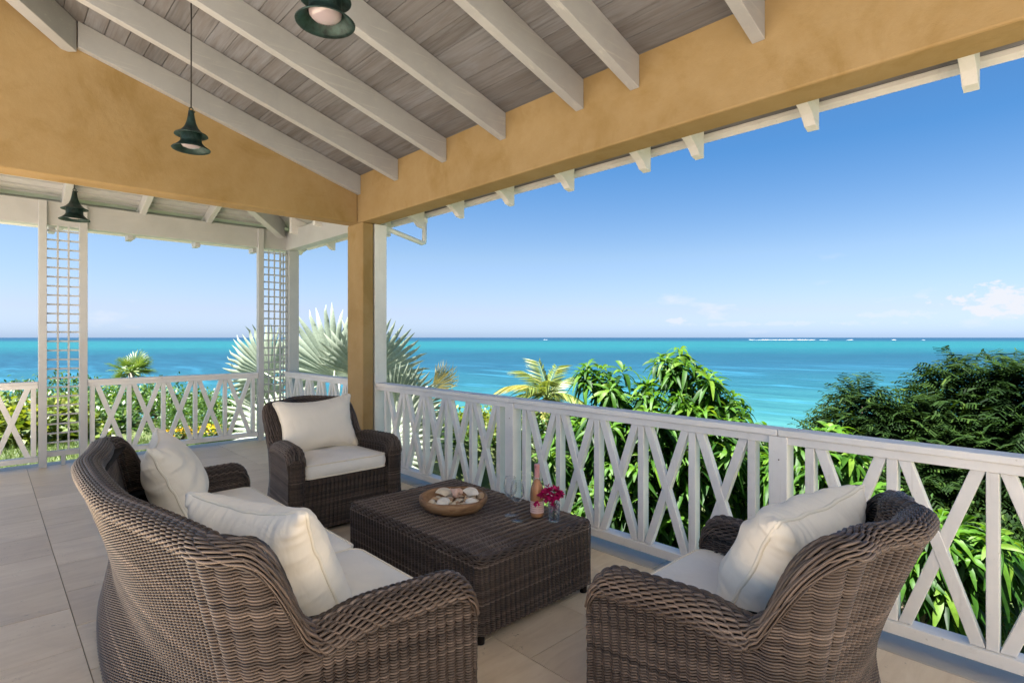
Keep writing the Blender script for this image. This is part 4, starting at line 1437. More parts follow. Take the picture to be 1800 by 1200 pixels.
def pillow_meshes(w, h, seed, squash=1.0, press=9.0):
    P, Q, edge = pillow_data(w, h, seed, press=press)
    P = P - P.mean(0)
    th = np.ptp(P[:, 1])
    P[:, 1] *= squash * 0.27 / max(th, 1e-6)
    # slump: heavier at the bottom
    zt = (P[:, 2] / h)
    P[:, 1] *= 1.0 - 0.22 * zt
    # gathers along the seam and soft folds across the face
    rgp = np.random.default_rng(seed + 70)
    from_edge = np.minimum(w / 2 - np.abs(P[:, 0]), h / 2 - np.abs(P[:, 2])).clip(0, 1)
    xx, zz, sg = P[:, 0], P[:, 2], np.sign(P[:, 1])
    horiz = (w / 2 - np.abs(xx)) > (h / 2 - np.abs(zz))
    tcoord = np.where(horiz, xx, zz)
    env = np.exp(-((from_edge - 0.035) / 0.055) ** 2)
    ph = rgp.uniform(0, 6, 6)
    pleat = (np.sin(tcoord * 118 + 2.2 * np.sin(tcoord * 31 + ph[0]) + ph[1] + sg * 2) + 0.6 * np.sin(tcoord * 205 + ph[2] + sg)) * 0.0062 * env
    fold = 0.0070 * np.sin(xx * 26 + zz * 40 + 1.5 * np.sin(zz * 17 + ph[3]) + ph[4] + sg) * np.clip(from_edge / 0.08, 0, 1) * (0.5 + 0.5 * np.sin(xx * 9 - zz * 7 + ph[5]))
    P[:, 1] += sg * (pleat + fold) * (from_edge > 0.004)
    me = np_mesh("pillow", P, Q, M_PILLOW)
    E = P[edge]
    for _ in range(6):
        E = (np.roll(E, 1, 0) + 2 * E + np.roll(E, -1, 0)) / 4
    m = MB()
    m.tube([tuple(p) for p in E] + [tuple(E[0])], 0.0062, 8, False)
    pm = bpy.data.meshes.new("piping"); pm.from_pydata(m.v, [], m.f); pm.polygons.foreach_set('use_smooth', m.sm); pm.materials.append(M_PIPING)
    return me, pm


PIL = [pillow_meshes(0.66, 0.55, 3), pillow_meshes(0.66, 0.56, 4, press=7), pillow_meshes(0.68, 0.52, 5, press=10)]


def pillow(label, variant, base_loc, base_rz, loc, lean, twist=0.0, roll=0.0, sc=(1, 1, 1), group="cream back pillows", name="back_pillow"):
    """loc in the furniture's frame; lean backwards in degrees, roll in the pillow's own plane"""
    me, pm = PIL[variant]
    o = link(name, me)
    Mx = Matrix.Translation(base_loc) @ Matrix.Rotation(base_rz, 4, 'Z') @ Matrix.Translation(loc) @ Matrix.Rotation(math.radians(twist), 4, 'Z') @ Matrix.Rotation(math.radians(lean), 4, 'X') @ Matrix.Rotation(math.radians(roll), 4, 'Y') @ Matrix.Diagonal((*sc, 1))
    o.matrix_world = Mx
    s = o.modifiers.new("smooth", 'SUBSURF'); s.levels = 1; s.render_levels = 1
    link("piping", pm, o)
    tag(o, label, "pillow", group)
    return o


SR = -PI / 2
pillow("cream pillow at the far end of the sofa, beside its far arm", 0, SOF, SR, (-0.765, -0.115, 0.705), 24, -16, 3, (0.90, 1.0, 0.95))
pillow("large cream pillow at the near end of the sofa, its piped edge showing", 2, SOF, SR, (0.63, -0.135, 0.69), 24, 19, -2, (0.96, 1.1, 1.0))
pillow("cream pillow leaning on the back of the far armchair", 2, CHA, PI, (0.03, -0.12, 0.735), 18, 0, 2, (1.04, 0.85, 0.97))
pillow("large cream pillow leaning in the near right armchair", 1, CHB, 0.0, (0.07, -0.125, 0.695), 28, -9, -4, (0.88, 1.15, 0.92))


def seat_cushion(label, base_loc, base_rz, cx, cy, w, d, seed, z0=0.412, th=0.105):
    rg = np.random.default_rng(seed)
    R = 0.05
    out = []
    for (sx, sy, a0) in ((1, 1, 0), (-1, 1, PI / 2), (-1, -1, PI), (1, -1, 1.5 * PI)):
        for a in np.linspace(a0, a0 + PI / 2, 7):
            out.append((sx * (w / 2 - R) + R * math.cos(a), sy * (d / 2 - R) + R * math.sin(a)))
    # resample evenly
    out = np.array(out + [out[0]])
    seg = np.r_[0, np.cumsum(np.linalg.norm(np.diff(out, axis=0), axis=1))]
    n = 120
    s = np.linspace(0, seg[-1], n, endpoint=False)
    O = np.stack([np.interp(s, seg, out[:, 0]), np.interp(s, seg, out[:, 1])], -1)
    pucker = 0.0016 * np.sin(s * 95 + 2 * np.sin(s * 7)) + 0.003 * np.sin(s * 9 + seed)
    nrm = O / np.linalg.norm(O, axis=1, keepdims=True)
    rings = []
    def ring(scale, z, bul): rings.append(np.concatenate([O * scale + nrm * (bul + pucker[:, None] * (1 if 0 < bul else 0)), np.full((n, 1), z)], 1))
    ring(0.02, 0.0, 0); ring(0.6, 0.0, 0); ring(0.97, 0.002, 0)
    ring(1.0, 0.008, 0.0)
    for t in (0.2, 0.4, 0.6, 0.8): ring(1.0, 0.008 + (th - 0.016) * t, 0.001 + 0.011 * math.sin(PI * t))
    ring(1.0, th - 0.006, 0.0)
    for f in (0.97, 0.92, 0.85, 0.75, 0.6, 0.42, 0.24, 0.1, 0.005):
        crown = 0.030 * (1 - f ** 3.2)
        wr = 0.0025 * np.sin(O[:, 0] * f * 31 + seed) * np.sin(O[:, 1] * f * 17 + 2 * seed) * (1 - f) * 3
        rings.append(np.concatenate([O * f, (th - 0.002 + crown + wr)[:, None]], 1))
    V = np.concatenate(rings)
    k = len(rings)
    idx = np.arange(k * n).reshape(k, n)
    j2 = np.roll(idx, -1, 1)
    Q = np.stack([idx[:-1], j2[:-1], j2[1:], idx[1:]], -1).reshape(-1, 4)
    o = link("seat_cushion", np_mesh("seat_cushion", V, Q, M_SEAT))
    o.matrix_world = Matrix.Translation(base_loc) @ Matrix.Rotation(base_rz, 4, 'Z') @ Matrix.Translation((cx, cy, z0))
    for zz in (0.006, th - 0.004):
        m = MB(); m.tube([(p[0] * 1.002, p[1] * 1.002, zz) for p in O] + [(O[0][0] * 1.002, O[0][1] * 1.002, zz)], 0.0055, 8, False)
        m.build("piping", M_PIPING, o)
    tag(o, label, "cushion", "off-white seat cushions")


aw = (2.36 - 0.13 * 2 - 0.02) / 3
for i, lab in enumerate(("off-white seat cushion at the far end of the sofa", "off-white seat cushion in the middle of the sofa", "off-white seat cushion at the near end of the sofa")):
    seat_cushion(lab, SOF, SR, (i - 1) * aw, 0.055 if i != 1 else 0.03, aw - 0.008, 0.60 if i != 1 else 0.65, 3 + i)
seat_cushion("off-white seat cushion on the far armchair", CHA, PI, 0, 0.055, 0.665, 0.60, 11)
seat_cushion("off-white seat cushion on the near right armchair", CHB, 0, 0, 0.055, 0.665, 0.60, 12)


# ------------------------------------------------------------------ things on the table
def on_table(x, y):
    """photo pixel on the table top -> world point"""
    d = FOC * (CAM_H - TAB_Z) / (y - 593.0)
    p = at(x, y, d)
    return Vector((p.x, p.y, TAB_Z))


def table_things():
    # carved wooden bowl
    M = Mat("carved_bowl_wood")
    v = M.coord((3, 3, 14))
    g = M.noise(v, 3, 6, 0.65, 0.8)
    c = M.ramp(g, [(0.3, (0.15, 0.075, 0.035)), (0.55, (0.32, 0.185, 0.095)), (0.75, (0.43, 0.28, 0.16))])
    wood = M.set(c, 0.6, M.bump(g, 0.3, 0.004), 0.3)
    bc = on_table(797, 893)
    t = empty("bowl", bc); tag(t, "shallow round wooden bowl filled with seashells on the table", "bowl")
    m = MB()
    R = 0.205
    prof = [(0.001, 0.004), (R * 0.72, 0.0), (R * 0.86, 0.012), (R * 0.97, 0.038), (R * 1.0, 0.062), (R * 0.985, 0.078), (R * 0.955, 0.081), (R * 0.93, 0.070), (R * 0.90, 0.045), (R * 0.80, 0.026), (R * 0.55, 0.02), (0.001, 0.019)]
    vs_, fs_ = [], []
    seg = 48
    for (r, z) in prof:
        for k in range(seg):
            a = 2 * PI * k / seg
            wv = 1 + 0.014 * math.sin(3 * a + 1) + 0.008 * math.sin(7 * a)
            vs_.append((r * wv * math.cos(a), r * wv * math.sin(a) * 1.02, z * (1 + 0.03 * math.sin(5 * a))))
    for i in range(len(prof) - 1):
        for k in range(seg):
            k2 = (k + 1) % seg
            fs_.append((i * seg + k, i * seg + k2, (i + 1) * seg + k2, (i + 1) * seg + k))
    m.add(vs_, fs_, True)
    m.build("dish", wood, t)

    def shell_mesh(kind, sc):
        m = MB()
        vs_, fs_ = [], []
        if kind == 'cockle':
            nu, nv = 28, 8
            for j in range(nv + 1):
                for i in range(nu + 1):
                    a = -1.15 + 2.3 * i / nu
                    r = j / nv
                    rib = 1 + 0.05 * math.cos(i * PI) * r
                    vs_.append((r * math.sin(a) * sc, (r * math.cos(a)) * sc, sc * 0.24 * math.sin(PI * min(1, r * 0.95 + 0.02)) ** 0.7 * math.cos(a * 0.9) * rib))
            for j in range(nv):
                for i in range(nu):
                    p = j * (nu + 1) + i
                    fs_.append((p, p + 1, p + nu + 2, p + nu + 1))
        elif kind == 'whelk':
            turns, nt, ns = 4.2, 70, 10
            for i in range(nt + 1):
                f = i / nt
                a = f * turns * 2 * PI
                R_ = sc * (0.06 + 0.36 * f ** 1.6)
                rr_ = sc * (0.06 + 0.40 * f ** 1.8)
                y = sc * (1.0 - 1.5 * f ** 1.2)
                kn = 1 + 0.22 * max(0, math.cos(a * 3)) * f
                for k in range(ns):
                    b = 2 * PI * k / ns
                    rad = R_ + rr_ * math.cos(b) * kn
                    vs_.append((rad * math.cos(a), y + rr_ * 1.3 * math.sin(b), rad * math.sin(a)))
            for i in range(nt):
                for k in range(ns):
                    k2 = (k + 1) % ns
                    fs_.append((i * ns + k, i * ns + k2, (i + 1) * ns + k2, (i + 1) * ns + k))
            fs_.append(tuple(range(ns - 1, -1, -1))); fs_.append(tuple(nt * ns + k for k in range(ns)))
        else:   # rounded cowrie / moon shell
            nu, nv = 20, 12
            for j in range(nv + 1):
                ph = PI * j / nv
                for i in range(nu):
                    a = 2 * PI * i / nu
                    q = 1 + 0.10 * math.sin(a * 2 + ph)
                    vs_.append((sc * 0.62 * math.sin(ph) * math.cos(a) * q, sc * (0.9 * math.cos(ph)), sc * 0.55 * math.sin(ph) * math.sin(a) * (1.0 if math.sin(a) > 0 else 0.7)))
            for j in range(nv):
                for i in range(nu):
                    i2 = (i + 1) % nu
                    fs_.append((j * nu + i, j * nu + i2, (j + 1) * nu + i2, (j + 1) * nu + i))
        m.add(vs_, fs_, True)
        return m

    def smat(nm, c): return mat_simple(nm, c, 0.45, 0.4, 30, 0.16, 0.15, 90, 0.002)
    cream, tan, white, pink, brown = smat("cream_shell", (0.66, 0.56, 0.42)), smat("tan_shell", (0.50, 0.33, 0.19)), smat("white_shell", (0.76, 0.71, 0.62)), smat("pink_shell", (0.62, 0.42, 0.34)), smat("brown_shell", (0.38, 0.23, 0.13))
    #   kind, x, y (bowl frame in m, x right in view, y away), size, material, rz, tilt, label
    rows = [('moon', -0.125, -0.02, 0.042, cream, 0.3, 0.1, "round cream shell at the left rim of the bowl"),
            ('moon', -0.055, -0.055, 0.066, white, -0.7, 0.2, "big smooth white oval shell in the front left of the bowl"),
            ('cockle', -0.06, 0.085, 0.085, cream, 0.4, 0.7, "flat cream scallop standing behind the big white shell"),
            ('whelk', 0.005, 0.065, 0.048, pink, 1.2, 0.4, "spiky tan whelk on top at the back of the bowl"),
            ('cockle', 0.085, 0.085, 0.085, white, -0.5, 0.75, "pale fan shell leaning at the back right of the bowl"),
            ('cockle', 0.145, 0.055, 0.062, tan, -1.1, 0.8, "orange brown fan shell at the right rim of the bowl"),
            ('moon', 0.115, -0.045, 0.062, white, 1.1, 0.1, "long white shell lying in the front right of the bowl"),
            ('moon', 0.03, -0.035, 0.032, brown, 0.2, 0.3, "small brown round shell in the middle of the bowl"),
            ('cockle', 0.012, -0.095, 0.046, cream, 2.0, 0.3, "small cream cockle at the front rim of the bowl"),
            ('cockle', -0.012, 0.012, 0.055, tan, 0.9, 0.3, "tan cockle in the centre of the bowl"),
            ('whelk', 0.075, 0.015, 0.030, tan, 2.6, 1.2, "small tan whelk beside the long white shell"),
            ('moon', -0.115, 0.05, 0.036, tan, 1.5, 0.1, "small tan shell behind the round cream shell"),
            ('cockle', 0.06, -0.10, 0.045, white, 2.9, 0.3, "small white cockle in front of the long white shell"),
            ('moon', -0.015, -0.105, 0.026, pink, 0.5, 0.1, "tiny pink shell at the front of the bowl")]
    rt = Vector((math.sin(HEAD), -math.cos(HEAD), 0)); fw = Vector((math.cos(HEAD), math.sin(HEAD), 0))
    for kind, x, y, sc, mt, rz, tilt, lab in rows:
        sc *= 0.78 if kind != 'whelk' else 0.85
        o = shell_mesh(kind, sc).build("seashell", mt)
        zz = 0.026 + sc * (0.45 if kind == 'moon' else 0.30)
        if kind == 'whelk': zz = 0.036 + sc * 0.6
        if 'on top' in lab: zz += 0.02
        o.location = bc + rt * x + fw * y + Vector((0, 0, zz))
        o.rotation_euler = Euler((tilt, 0.1, HEAD - PI / 2 + rz))
        tag(o, lab, "seashell", "seashells in the wooden bowl")
    # pebbly bits that fill the bowl under the shells
    fill = MB()
    rr = random.Random(3)
    for i in range(70):
        a = rr.uniform(0, 2 * PI); r = 0.165 * math.sqrt(rr.random())
        p = Vector((r * math.cos(a), r * math.sin(a), 0.026 + 0.012 * rr.random()))
        q = 0.010 + 0.012 * rr.random()
        fill.lathe([(0.0005, -q * 0.5), (q, -q * 0.2), (q * 1.1, 0.1 * q), (q * 0.6, q * 0.5), (0.0005, q * 0.6)], 8, tuple(bc + p))
    o = fill.build("shell_pieces", cream); tag(o, "small broken shells covering the bottom of the wooden bowl", "shells", None, 'stuff')

    # wine glasses
    def wine_glass(p, lab):
        t = empty("wine_glass", p); tag(t, lab, "wine glass", "wine glasses on the coffee table")
        m = MB()
        th = 0.0013
        outer = [(0.0005, 0.0), (0.034, 0.0), (0.0345, 0.0015), (0.020, 0.004), (0.006, 0.010), (0.0038, 0.03), (0.0035, 0.085), (0.0045, 0.098), (0.014, 0.106), (0.028, 0.120), (0.0375, 0.142), (0.040, 0.160), (0.038, 0.185), (0.033, 0.212), (0.031, 0.222)]
        inner = [(r - th if r > 0.02 else r, z) for r, z in outer if z > 0.118][::-1]
        inner += [(0.024, 0.120), (0.012, 0.110), (0.0005, 0.107)]
        m.lathe(outer + [(0.0305, 0.2227)] + inner, 40)
        m.build("glass", M_GLASS, t)
    wine_glass(on_table(897, 905), "wine glass standing further from the viewer, left of the bottle")
    wine_glass(on_table(909, 915), "wine glass standing nearer the viewer, just left of the bottle")
    # rose wine bottle
    p = on_table(944, 908)
    t = empty("wine_bottle", p); tag(t, "bottle of pink wine with a pink foil top and pink label", "bottle")
    k = 0.96
    m = MB()
    prof = [(0.0005, 0.004), (0.022, 0.006), (0.034, 0.0), (0.0395, 0.004), (0.041, 0.02), (0.041, 0.150), (0.0385, 0.172), (0.030, 0.196), (0.020, 0.220), (0.0155, 0.240), (0.0145, 0.262), (0.0145, 0.305), (0.0005, 0.305)]
    m.lathe([(r * k, z * k) for r, z in prof], 40)
    m.build("glass", M_BOTTLE, t)
    rose = mat_simple("rose_wine", (0.80, 0.32, 0.16), 0.1, 0.5, 3, 0.03, 0.0)
    rose.node_tree.nodes.clear()
    nt = rose.node_tree
    o_ = nt.nodes.new("ShaderNodeOutputMaterial"); pr = nt.nodes.new("ShaderNodeBsdfPrincipled")
    pr.inputs['Base Color'].default_value = (0.82, 0.40, 0.20, 1); pr.inputs['Roughness'].default_value = 0.08; pr.inputs['Transmission Weight'].default_value = 0.35; pr.inputs['IOR'].default_value = 1.34
    nt.links.new(pr.outputs[0], o_.inputs[0])
    m = MB(); m.lathe([(max(0.0005, r * k - 0.0022), z * k + (0.003 if z < 0.02 else 0)) for r, z in prof if z < 0.235] + [(0.0005, 0.222)], 36)
    m.build("wine", rose, t)
    foil = mat_simple("pink_foil", (0.56, 0.26, 0.25), 0.38, 0.5, 20, 0.1, 0.1, 80)
    m = MB(); m.lathe([(0.0152, 0.228), (0.0156, 0.236), (0.0152, 0.262), (0.0152, 0.296), (0.0160, 0.297), (0.0160, 0.303), (0.0150, 0.3045), (0.0005, 0.3045)], 32)
    m.build("foil", foil, t)
    # paper label, curved round the bottle and turned to the viewer, with lines of small print
    M = Mat("pink_paper_label")
    v = M.coord((1, 1, 1))
    ln = M.n("ShaderNodeTexWave"); ln.bands_direction = 'Z'; ln.inputs['Scale'].default_value = 26; M.l(v, ln.inputs['Vector'])
    br = M.noise(M.coord((420, 420, 30)), 1.0, 2)
    pm = M.mix(1.0, M.ramp(ln.outputs['Fac'], [(0.62, (0, 0, 0)), (0.75, (1, 1, 1))]), M.ramp(br, [(0.42, (0, 0, 0)), (0.5, (1, 1, 1))]), 'MULTIPLY')
    lab = M.set(M.mix(M.mix(1.0, pm, (0.7, 0.7, 0.7), 'MULTIPLY'), (0.78, 0.56, 0.50), (0.42, 0.17, 0.17)), 0.6)
    vs_, fs_ = [], []
    va = math.atan2(-p.y, -p.x)
    for i in range(21):
        a = va - 1.35 + 2.7 * i / 20
        for z in (0.030, 0.098): vs_.append((0.0401 * math.cos(a), 0.0401 * math.sin(a), z))
    for i in range(20): fs_.append((2 * i, 2 * i + 2, 2 * i + 3, 2 * i + 1))
    m = MB(); m.add(vs_, fs_, True); m.build("label", lab, t)
    # small glass vase with bougainvillea
    p = on_table(974, 916)
    t = empty("vase", p); tag(t, "small clear glass tumbler holding magenta flowers", "vase")
    m = MB()
    m.lathe([(0.0005, 0.0), (0.027, 0.0), (0.0285, 0.002), (0.034, 0.095), (0.0328, 0.0955), (0.0275, 0.014), (0.0005, 0.013)], 36)
    m.build("glass", M_GLASS, t)
    m = MB(); m.lathe([(0.0005, 0.0135), (0.0268, 0.0142), (0.0295, 0.05), (0.0005, 0.05)], 32); m.build("water", M_WATER, t)
    f = empty("flower_sprig", p + Vector((0, 0, 0.016))); tag(f, "bunch of magenta bougainvillea standing in the glass tumbler", "flowers")
    m = MB()
    rr = random.Random(5)
    heads = []
    for i in range(7):
        a = rr.uniform(0, 2 * PI)
        tip = Vector((0.045 * math.cos(a) * rr.random(), 0.045 * math.sin(a) * rr.random(), 0.13 + 0.03 * rr.random()))
        m.tube([(0.01 * math.cos(a + 2), 0.01 * math.sin(a + 2), 0), (0.005, 0, 0.06), tuple(tip)], 0.0015, 5)
        heads.append(tip)
    m.build("stem", mat_simple("green_stem", (0.10, 0.14, 0.04), 0.6), f)
    pos, dr = [], []
    cen = Vector((0.0, 0.0, 0.135)) - rt * 0.012
    for i in range(64):
        u = Vector((rr.gauss(0, 1), rr.gauss(0, 1), rr.gauss(0, 0.8) + 0.25)).normalized()
        c0 = cen + Vector((u.x * 0.062, u.y * 0.062, u.z * 0.042)) * (0.5 + 0.5 * rr.random())
        if i % 11 == 0: c0 += -rt * 0.045 - Vector((0, 0, 0.03))
        if i < 6: c0 = Vector((rr.uniform(-0.012, 0.012), rr.uniform(-0.012, 0.012), 0.035 + 0.011 * i))
        ax = u.orthogonal().normalized()
        for k in range(3):
            d_ = (Matrix.Rotation(k * 2 * PI / 3, 3, u) @ ax) * 0.7 + u * 0.6
            pos.append(c0); dr.append(d_.normalized())
    me = leaf_mesh("bract", np.array(pos), np.array(dr), 0.026, 0.023, 0.1, M_BOUG, np.random.default_rng(2), 2)
    link("bract", me, f)


# ------------------------------------------------------------------ leaves
def leaf_mesh(name, pos, dirs, L, W, droop, mat, rg, nseg=3, fold=0.35, tint=None, up=None, Lvar=0.25):
    """many leaves in one mesh; each leaf a folded, drooping strip"""
    pos = np.asarray(pos, float); dirs = np.asarray(dirs, float)
    n = len(pos)
    dirs = dirs / np.linalg.norm(dirs, axis=1, keepdims=True)
    if up is None:
        up = np.tile([0, 0, 1.0], (n, 1)) + rg.normal(0, 0.35, (n, 3))
    side = np.cross(dirs, up)
    side /= np.maximum(np.linalg.norm(side, axis=1, keepdims=True), 1e-6)
    nor = np.cross(side, dirs)
    ll = L * (1 + rg.uniform(-Lvar, Lvar, n))
    ww = W * (1 + rg.uniform(-0.2, 0.2, n))
    ts = np.linspace(0, 1, nseg + 1)
    if nseg == 1: prof = np.array([0.5, 0.5])
    elif nseg == 2: prof = np.array([0.10, 1.0, 0.04])
    elif nseg == 3: prof = np.array([0.12, 0.95, 0.80, 0.04])
    else: prof = np.sin(PI * np.clip(ts * 0.93 + 0.04, 0, 1)) ** 0.8
    V = np.zeros((n, nseg + 1, 3, 3))
    dr = droop * (0.6 + 0.8 * rg.random(n))
    for i, t in enumerate(ts):
        c = pos + dirs * (ll * t)[:, None]
        c = c + np.array([0, 0, -1.0]) * (ll * dr * t * t)[:, None]
        w = (ww * 0.5 * prof[i])[:, None]
        V[:, i, 0] = c - side * w + nor * w * fold
        V[:, i, 1] = c
        V[:, i, 2] = c + side * w + nor * w * fold
    idx = np.arange(n * (nseg + 1) * 3).reshape(n, nseg + 1, 3)
    Q = np.concatenate([np.stack([idx[:, :-1, k], idx[:, :-1, k + 1], idx[:, 1:, k + 1], idx[:, 1:, k]], -1).reshape(-1, 4) for k in (0, 1)])
    if tint is None: tint = np.clip(rg.normal(0.5, 0.22, n), 0, 1)
    T = np.repeat(tint, (nseg + 1) * 3)
    return np_mesh(name, V.reshape(-1, 3), Q, mat, True, T)


table_things()


def mango_cluster(seed, n=17, L=0.25, W=0.062, spread=1.0):
    """whorl of long drooping leaves at a shoot tip; returns pos, dirs, tint"""
    rg = np.random.default_rng(seed)
    a = np.arange(n) * 2.399 + rg.uniform(0, 6)
    el = np.linspace(1.0, -0.35, n) + rg.normal(0, 0.15, n)
    d = np.stack([np.cos(a) * np.cos(el), np.sin(a) * np.cos(el), np.sin(el)], -1)
    z = -np.linspace(0, 0.10, n)
    p = np.stack([0.01 * np.cos(a), 0.01 * np.sin(a), z], -1)
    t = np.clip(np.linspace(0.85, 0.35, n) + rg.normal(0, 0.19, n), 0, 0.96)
    t[rg.random(n) < 0.008] = 1.0
    return p, d, t


MANGO_ME = []
for sd in range(6):
    p, d, t = mango_cluster(sd, 16 + sd % 3)
    MANGO_ME.append(leaf_mesh("leaf_cluster", p, d, 0.31, 0.060, 0.70, M_MANGO, np.random.default_rng(sd + 40), 4, 0.3, t))


def branch_tubes(m, root, tips, r0):
    root = Vector(root)
    for tp in tips:
        tp = Vector(tp)
        mid = root.lerp(tp, 0.5) + Vector((random.uniform(-0.12, 0.12), random.uniform(-0.12, 0.12), 0.12))
        m.tube([root, root.lerp(mid, 0.5), mid, mid.lerp(tp, 0.6), tp], [r0, r0 * 0.75, r0 * 0.55, r0 * 0.35, r0 * 0.15], 6)


def mango_tree(label, base, lumps, n_part, n_fill, size=1.0):
    """lumps: (centre, radius) of the rounded shoots masses that make the crown"""
    base = Vector(base)
    t = empty("mango_tree", base); tag(t, label, "tree", "mango trees in front of the veranda")
    m = MB()
    cs = [Vector(c) for c, r in lumps]
    mean = sum(cs, Vector()) / len(cs)
    fork = base.lerp(mean, 0.45) - base
    m.tube([(0, 0, -0.3), (0.05, 0.02, fork.z * 0.4), tuple(fork)], [0.14, 0.11, 0.09], 10)
    m.build("trunk", M_BARK, t)
    m = MB(); branch_tubes(m, fork, [Vector(c) - base - Vector((0, 0, r * 0.3)) for c, r in lumps], 0.05)
    m.build("branch", M_BARK, t)
    rg = np.random.default_rng(int(abs(base.x * 100)))
    ws = np.array([r ** 2 for c, r in lumps]); ws /= ws.sum()
    for i in range(n_part):
        li = rg.choice(len(lumps), p=ws)
        c, r = lumps[li]
        u = rg.normal(0, 1, 3); u[2] = abs(u[2]) * 0.9 - 0.15
        u /= np.linalg.norm(u)
        p = Vector(c) + Vector(u) * r * (0.80 + 0.25 * rg.random())
        o = link("leaf_cluster", MANGO_ME[rg.integers(6)], t)
        o.location = p - base
        tilt = 0.55 * max(0.0, 1 - u[2])
        q = Vector((u[0] * tilt, u[1] * tilt, 1)).to_track_quat('Z', 'Y')
        o.rotation_euler = (q @ Euler((0, 0, rg.uniform(0, 6.28))).to_quaternion()).to_euler()
        s = size * rg.uniform(0.75, 1.15)
        o.scale = (s, s, s)
    # inner foliage: the leaves deeper in the crown
    P, D, T = [], [], []
    for i in range(n_fill):
        li = rg.choice(len(lumps), p=ws)
        c, r = lumps[li]
        u = rg.normal(0, 1, 3); u /= np.linalg.norm(u)
        cc = np.array(c) + u * r * rg.uniform(0.25, 0.85) - np.array(base)
        cc[2] -= r * 0.25
        p, d, tt = mango_cluster(int(rg.integers(1e6)), 11)
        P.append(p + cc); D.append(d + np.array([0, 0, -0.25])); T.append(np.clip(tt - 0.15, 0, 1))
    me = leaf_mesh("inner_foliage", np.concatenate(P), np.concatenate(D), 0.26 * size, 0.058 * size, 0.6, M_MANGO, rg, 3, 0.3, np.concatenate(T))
    o = link("inner_foliage", me, t); o['kind'] = 'stuff'
    return t


def gz(x, y): return float(ground_z(x, y))


def lump(x, y, d, rpx): return (tuple(at(x, y, d)), rpx / FOC * d)


def gbase(x, d):
    p = at(x, 593, d)
    return (p.x, p.y, gz(p.x, p.y))


mango_tree("large bright green mango tree behind the middle of the front railing", gbase(1150, 8.4),
           [lump(1182, 644, 8.2, 36), lump(1062, 672, 8.0, 40), lump(1112, 705, 7.8, 40), lump(1225, 688, 8.0, 40), lump(1262, 722, 8.0, 46), lump(1170, 735, 7.6, 52), lump(1075, 760, 7.9, 60),
            lump(1010, 800, 8.3, 60), lump(1310, 775, 8.0, 50), lump(1240, 800, 7.7, 80), lump(1130, 840, 7.8, 85), lump(1040, 880, 8.2, 75), lump(1320, 850, 8.1, 70), lump(1210, 910, 8.0, 90), lump(1090, 950, 8.3, 80), lump(1300, 960, 8.2, 80)],
           295, 420)
mango_tree("lower bright green mango tree seen through the right end of the front railing", gbase(1640, 5.6),
           [lump(1450, 800, 6.8, 52), lump(1410, 845, 7.0, 60), lump(1680, 955, 5.6, 60), lump(1735, 985, 5.8, 55), lump(1640, 1000, 5.7, 60), lump(1700, 1075, 5.8, 60), lump(1490, 880, 6.4, 50), lump(1480, 960, 6.6, 50)],
           120, 130)


# ---- feathery dark trees
def feather_tree(label, base, lumps, n, mat=None, L=0.10, name="dark_tree", group="dark feathery trees on the right"):
    base = Vector(base)
    mat = mat or M_DARKLEAF
    t = empty(name, base); tag(t, label, "tree", group)
    m = MB()
    cs = [Vector(c) for c, r in lumps]
    mean = sum(cs, Vector()) / len(cs)
    fork = base.lerp(mean, 0.5) - base
    m.tube([(0, 0, -0.3), tuple(fork * 0.5), tuple(fork)], [0.2, 0.15, 0.11], 10)
    m.build("trunk", M_BARK, t)
    m = MB(); branch_tubes(m, fork, [Vector(c) - base for c, r in lumps], 0.06); m.build("branch", M_BARK, t)
    rg = np.random.default_rng(abs(int(base.x * 97 + base.y * 31)))
    ws = np.array([r ** 2 for c, r in lumps]); ws /= ws.sum()
    P, D, T = [], [], []
    li = rg.choice(len(lumps), n, p=ws)
    u = rg.normal(0, 1, (n, 3)); u /= np.linalg.norm(u, axis=1, keepdims=True)
    u[:, 2] = np.where(u[:, 2] < -0.4, -u[:, 2], u[:, 2])
    C = np.array([l[0] for l in lumps])[li]; Rr = np.array([l[1] for l in lumps])[li]
    cen = C + u * (Rr * (0.35 + 0.80 * rg.random(n) ** 0.7))[:, None] - np.array(base)
    ax = u + rg.normal(0, 0.55, (n, 3)) + np.array([0, 0, 0.1])
    ax /= np.linalg.norm(ax, axis=1, keepdims=True)
    # each spray: a rachis with opposite leaflets
    nl = 8
    sp = 0.58
    side = np.cross(ax, rg.normal(0, 0.25, (n, 3)) + np.array([0, 0, 1.0])); side /= np.linalg.norm(side, axis=1, keepdims=True)
    for k in range(nl):
        for sg in (-1, 1):
            f = (k + 0.5) / nl
            p = cen + ax * (sp * f) - np.array([0, 0, 0.16]) * f * f
            d = side * sg + ax * 0.55 + np.array([0, 0, -0.15])
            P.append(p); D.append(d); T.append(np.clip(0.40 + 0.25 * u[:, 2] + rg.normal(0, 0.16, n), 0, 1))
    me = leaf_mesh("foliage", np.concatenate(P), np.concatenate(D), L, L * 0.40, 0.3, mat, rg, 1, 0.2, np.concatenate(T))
    o = link("crown", me, t); o['kind'] = 'stuff'


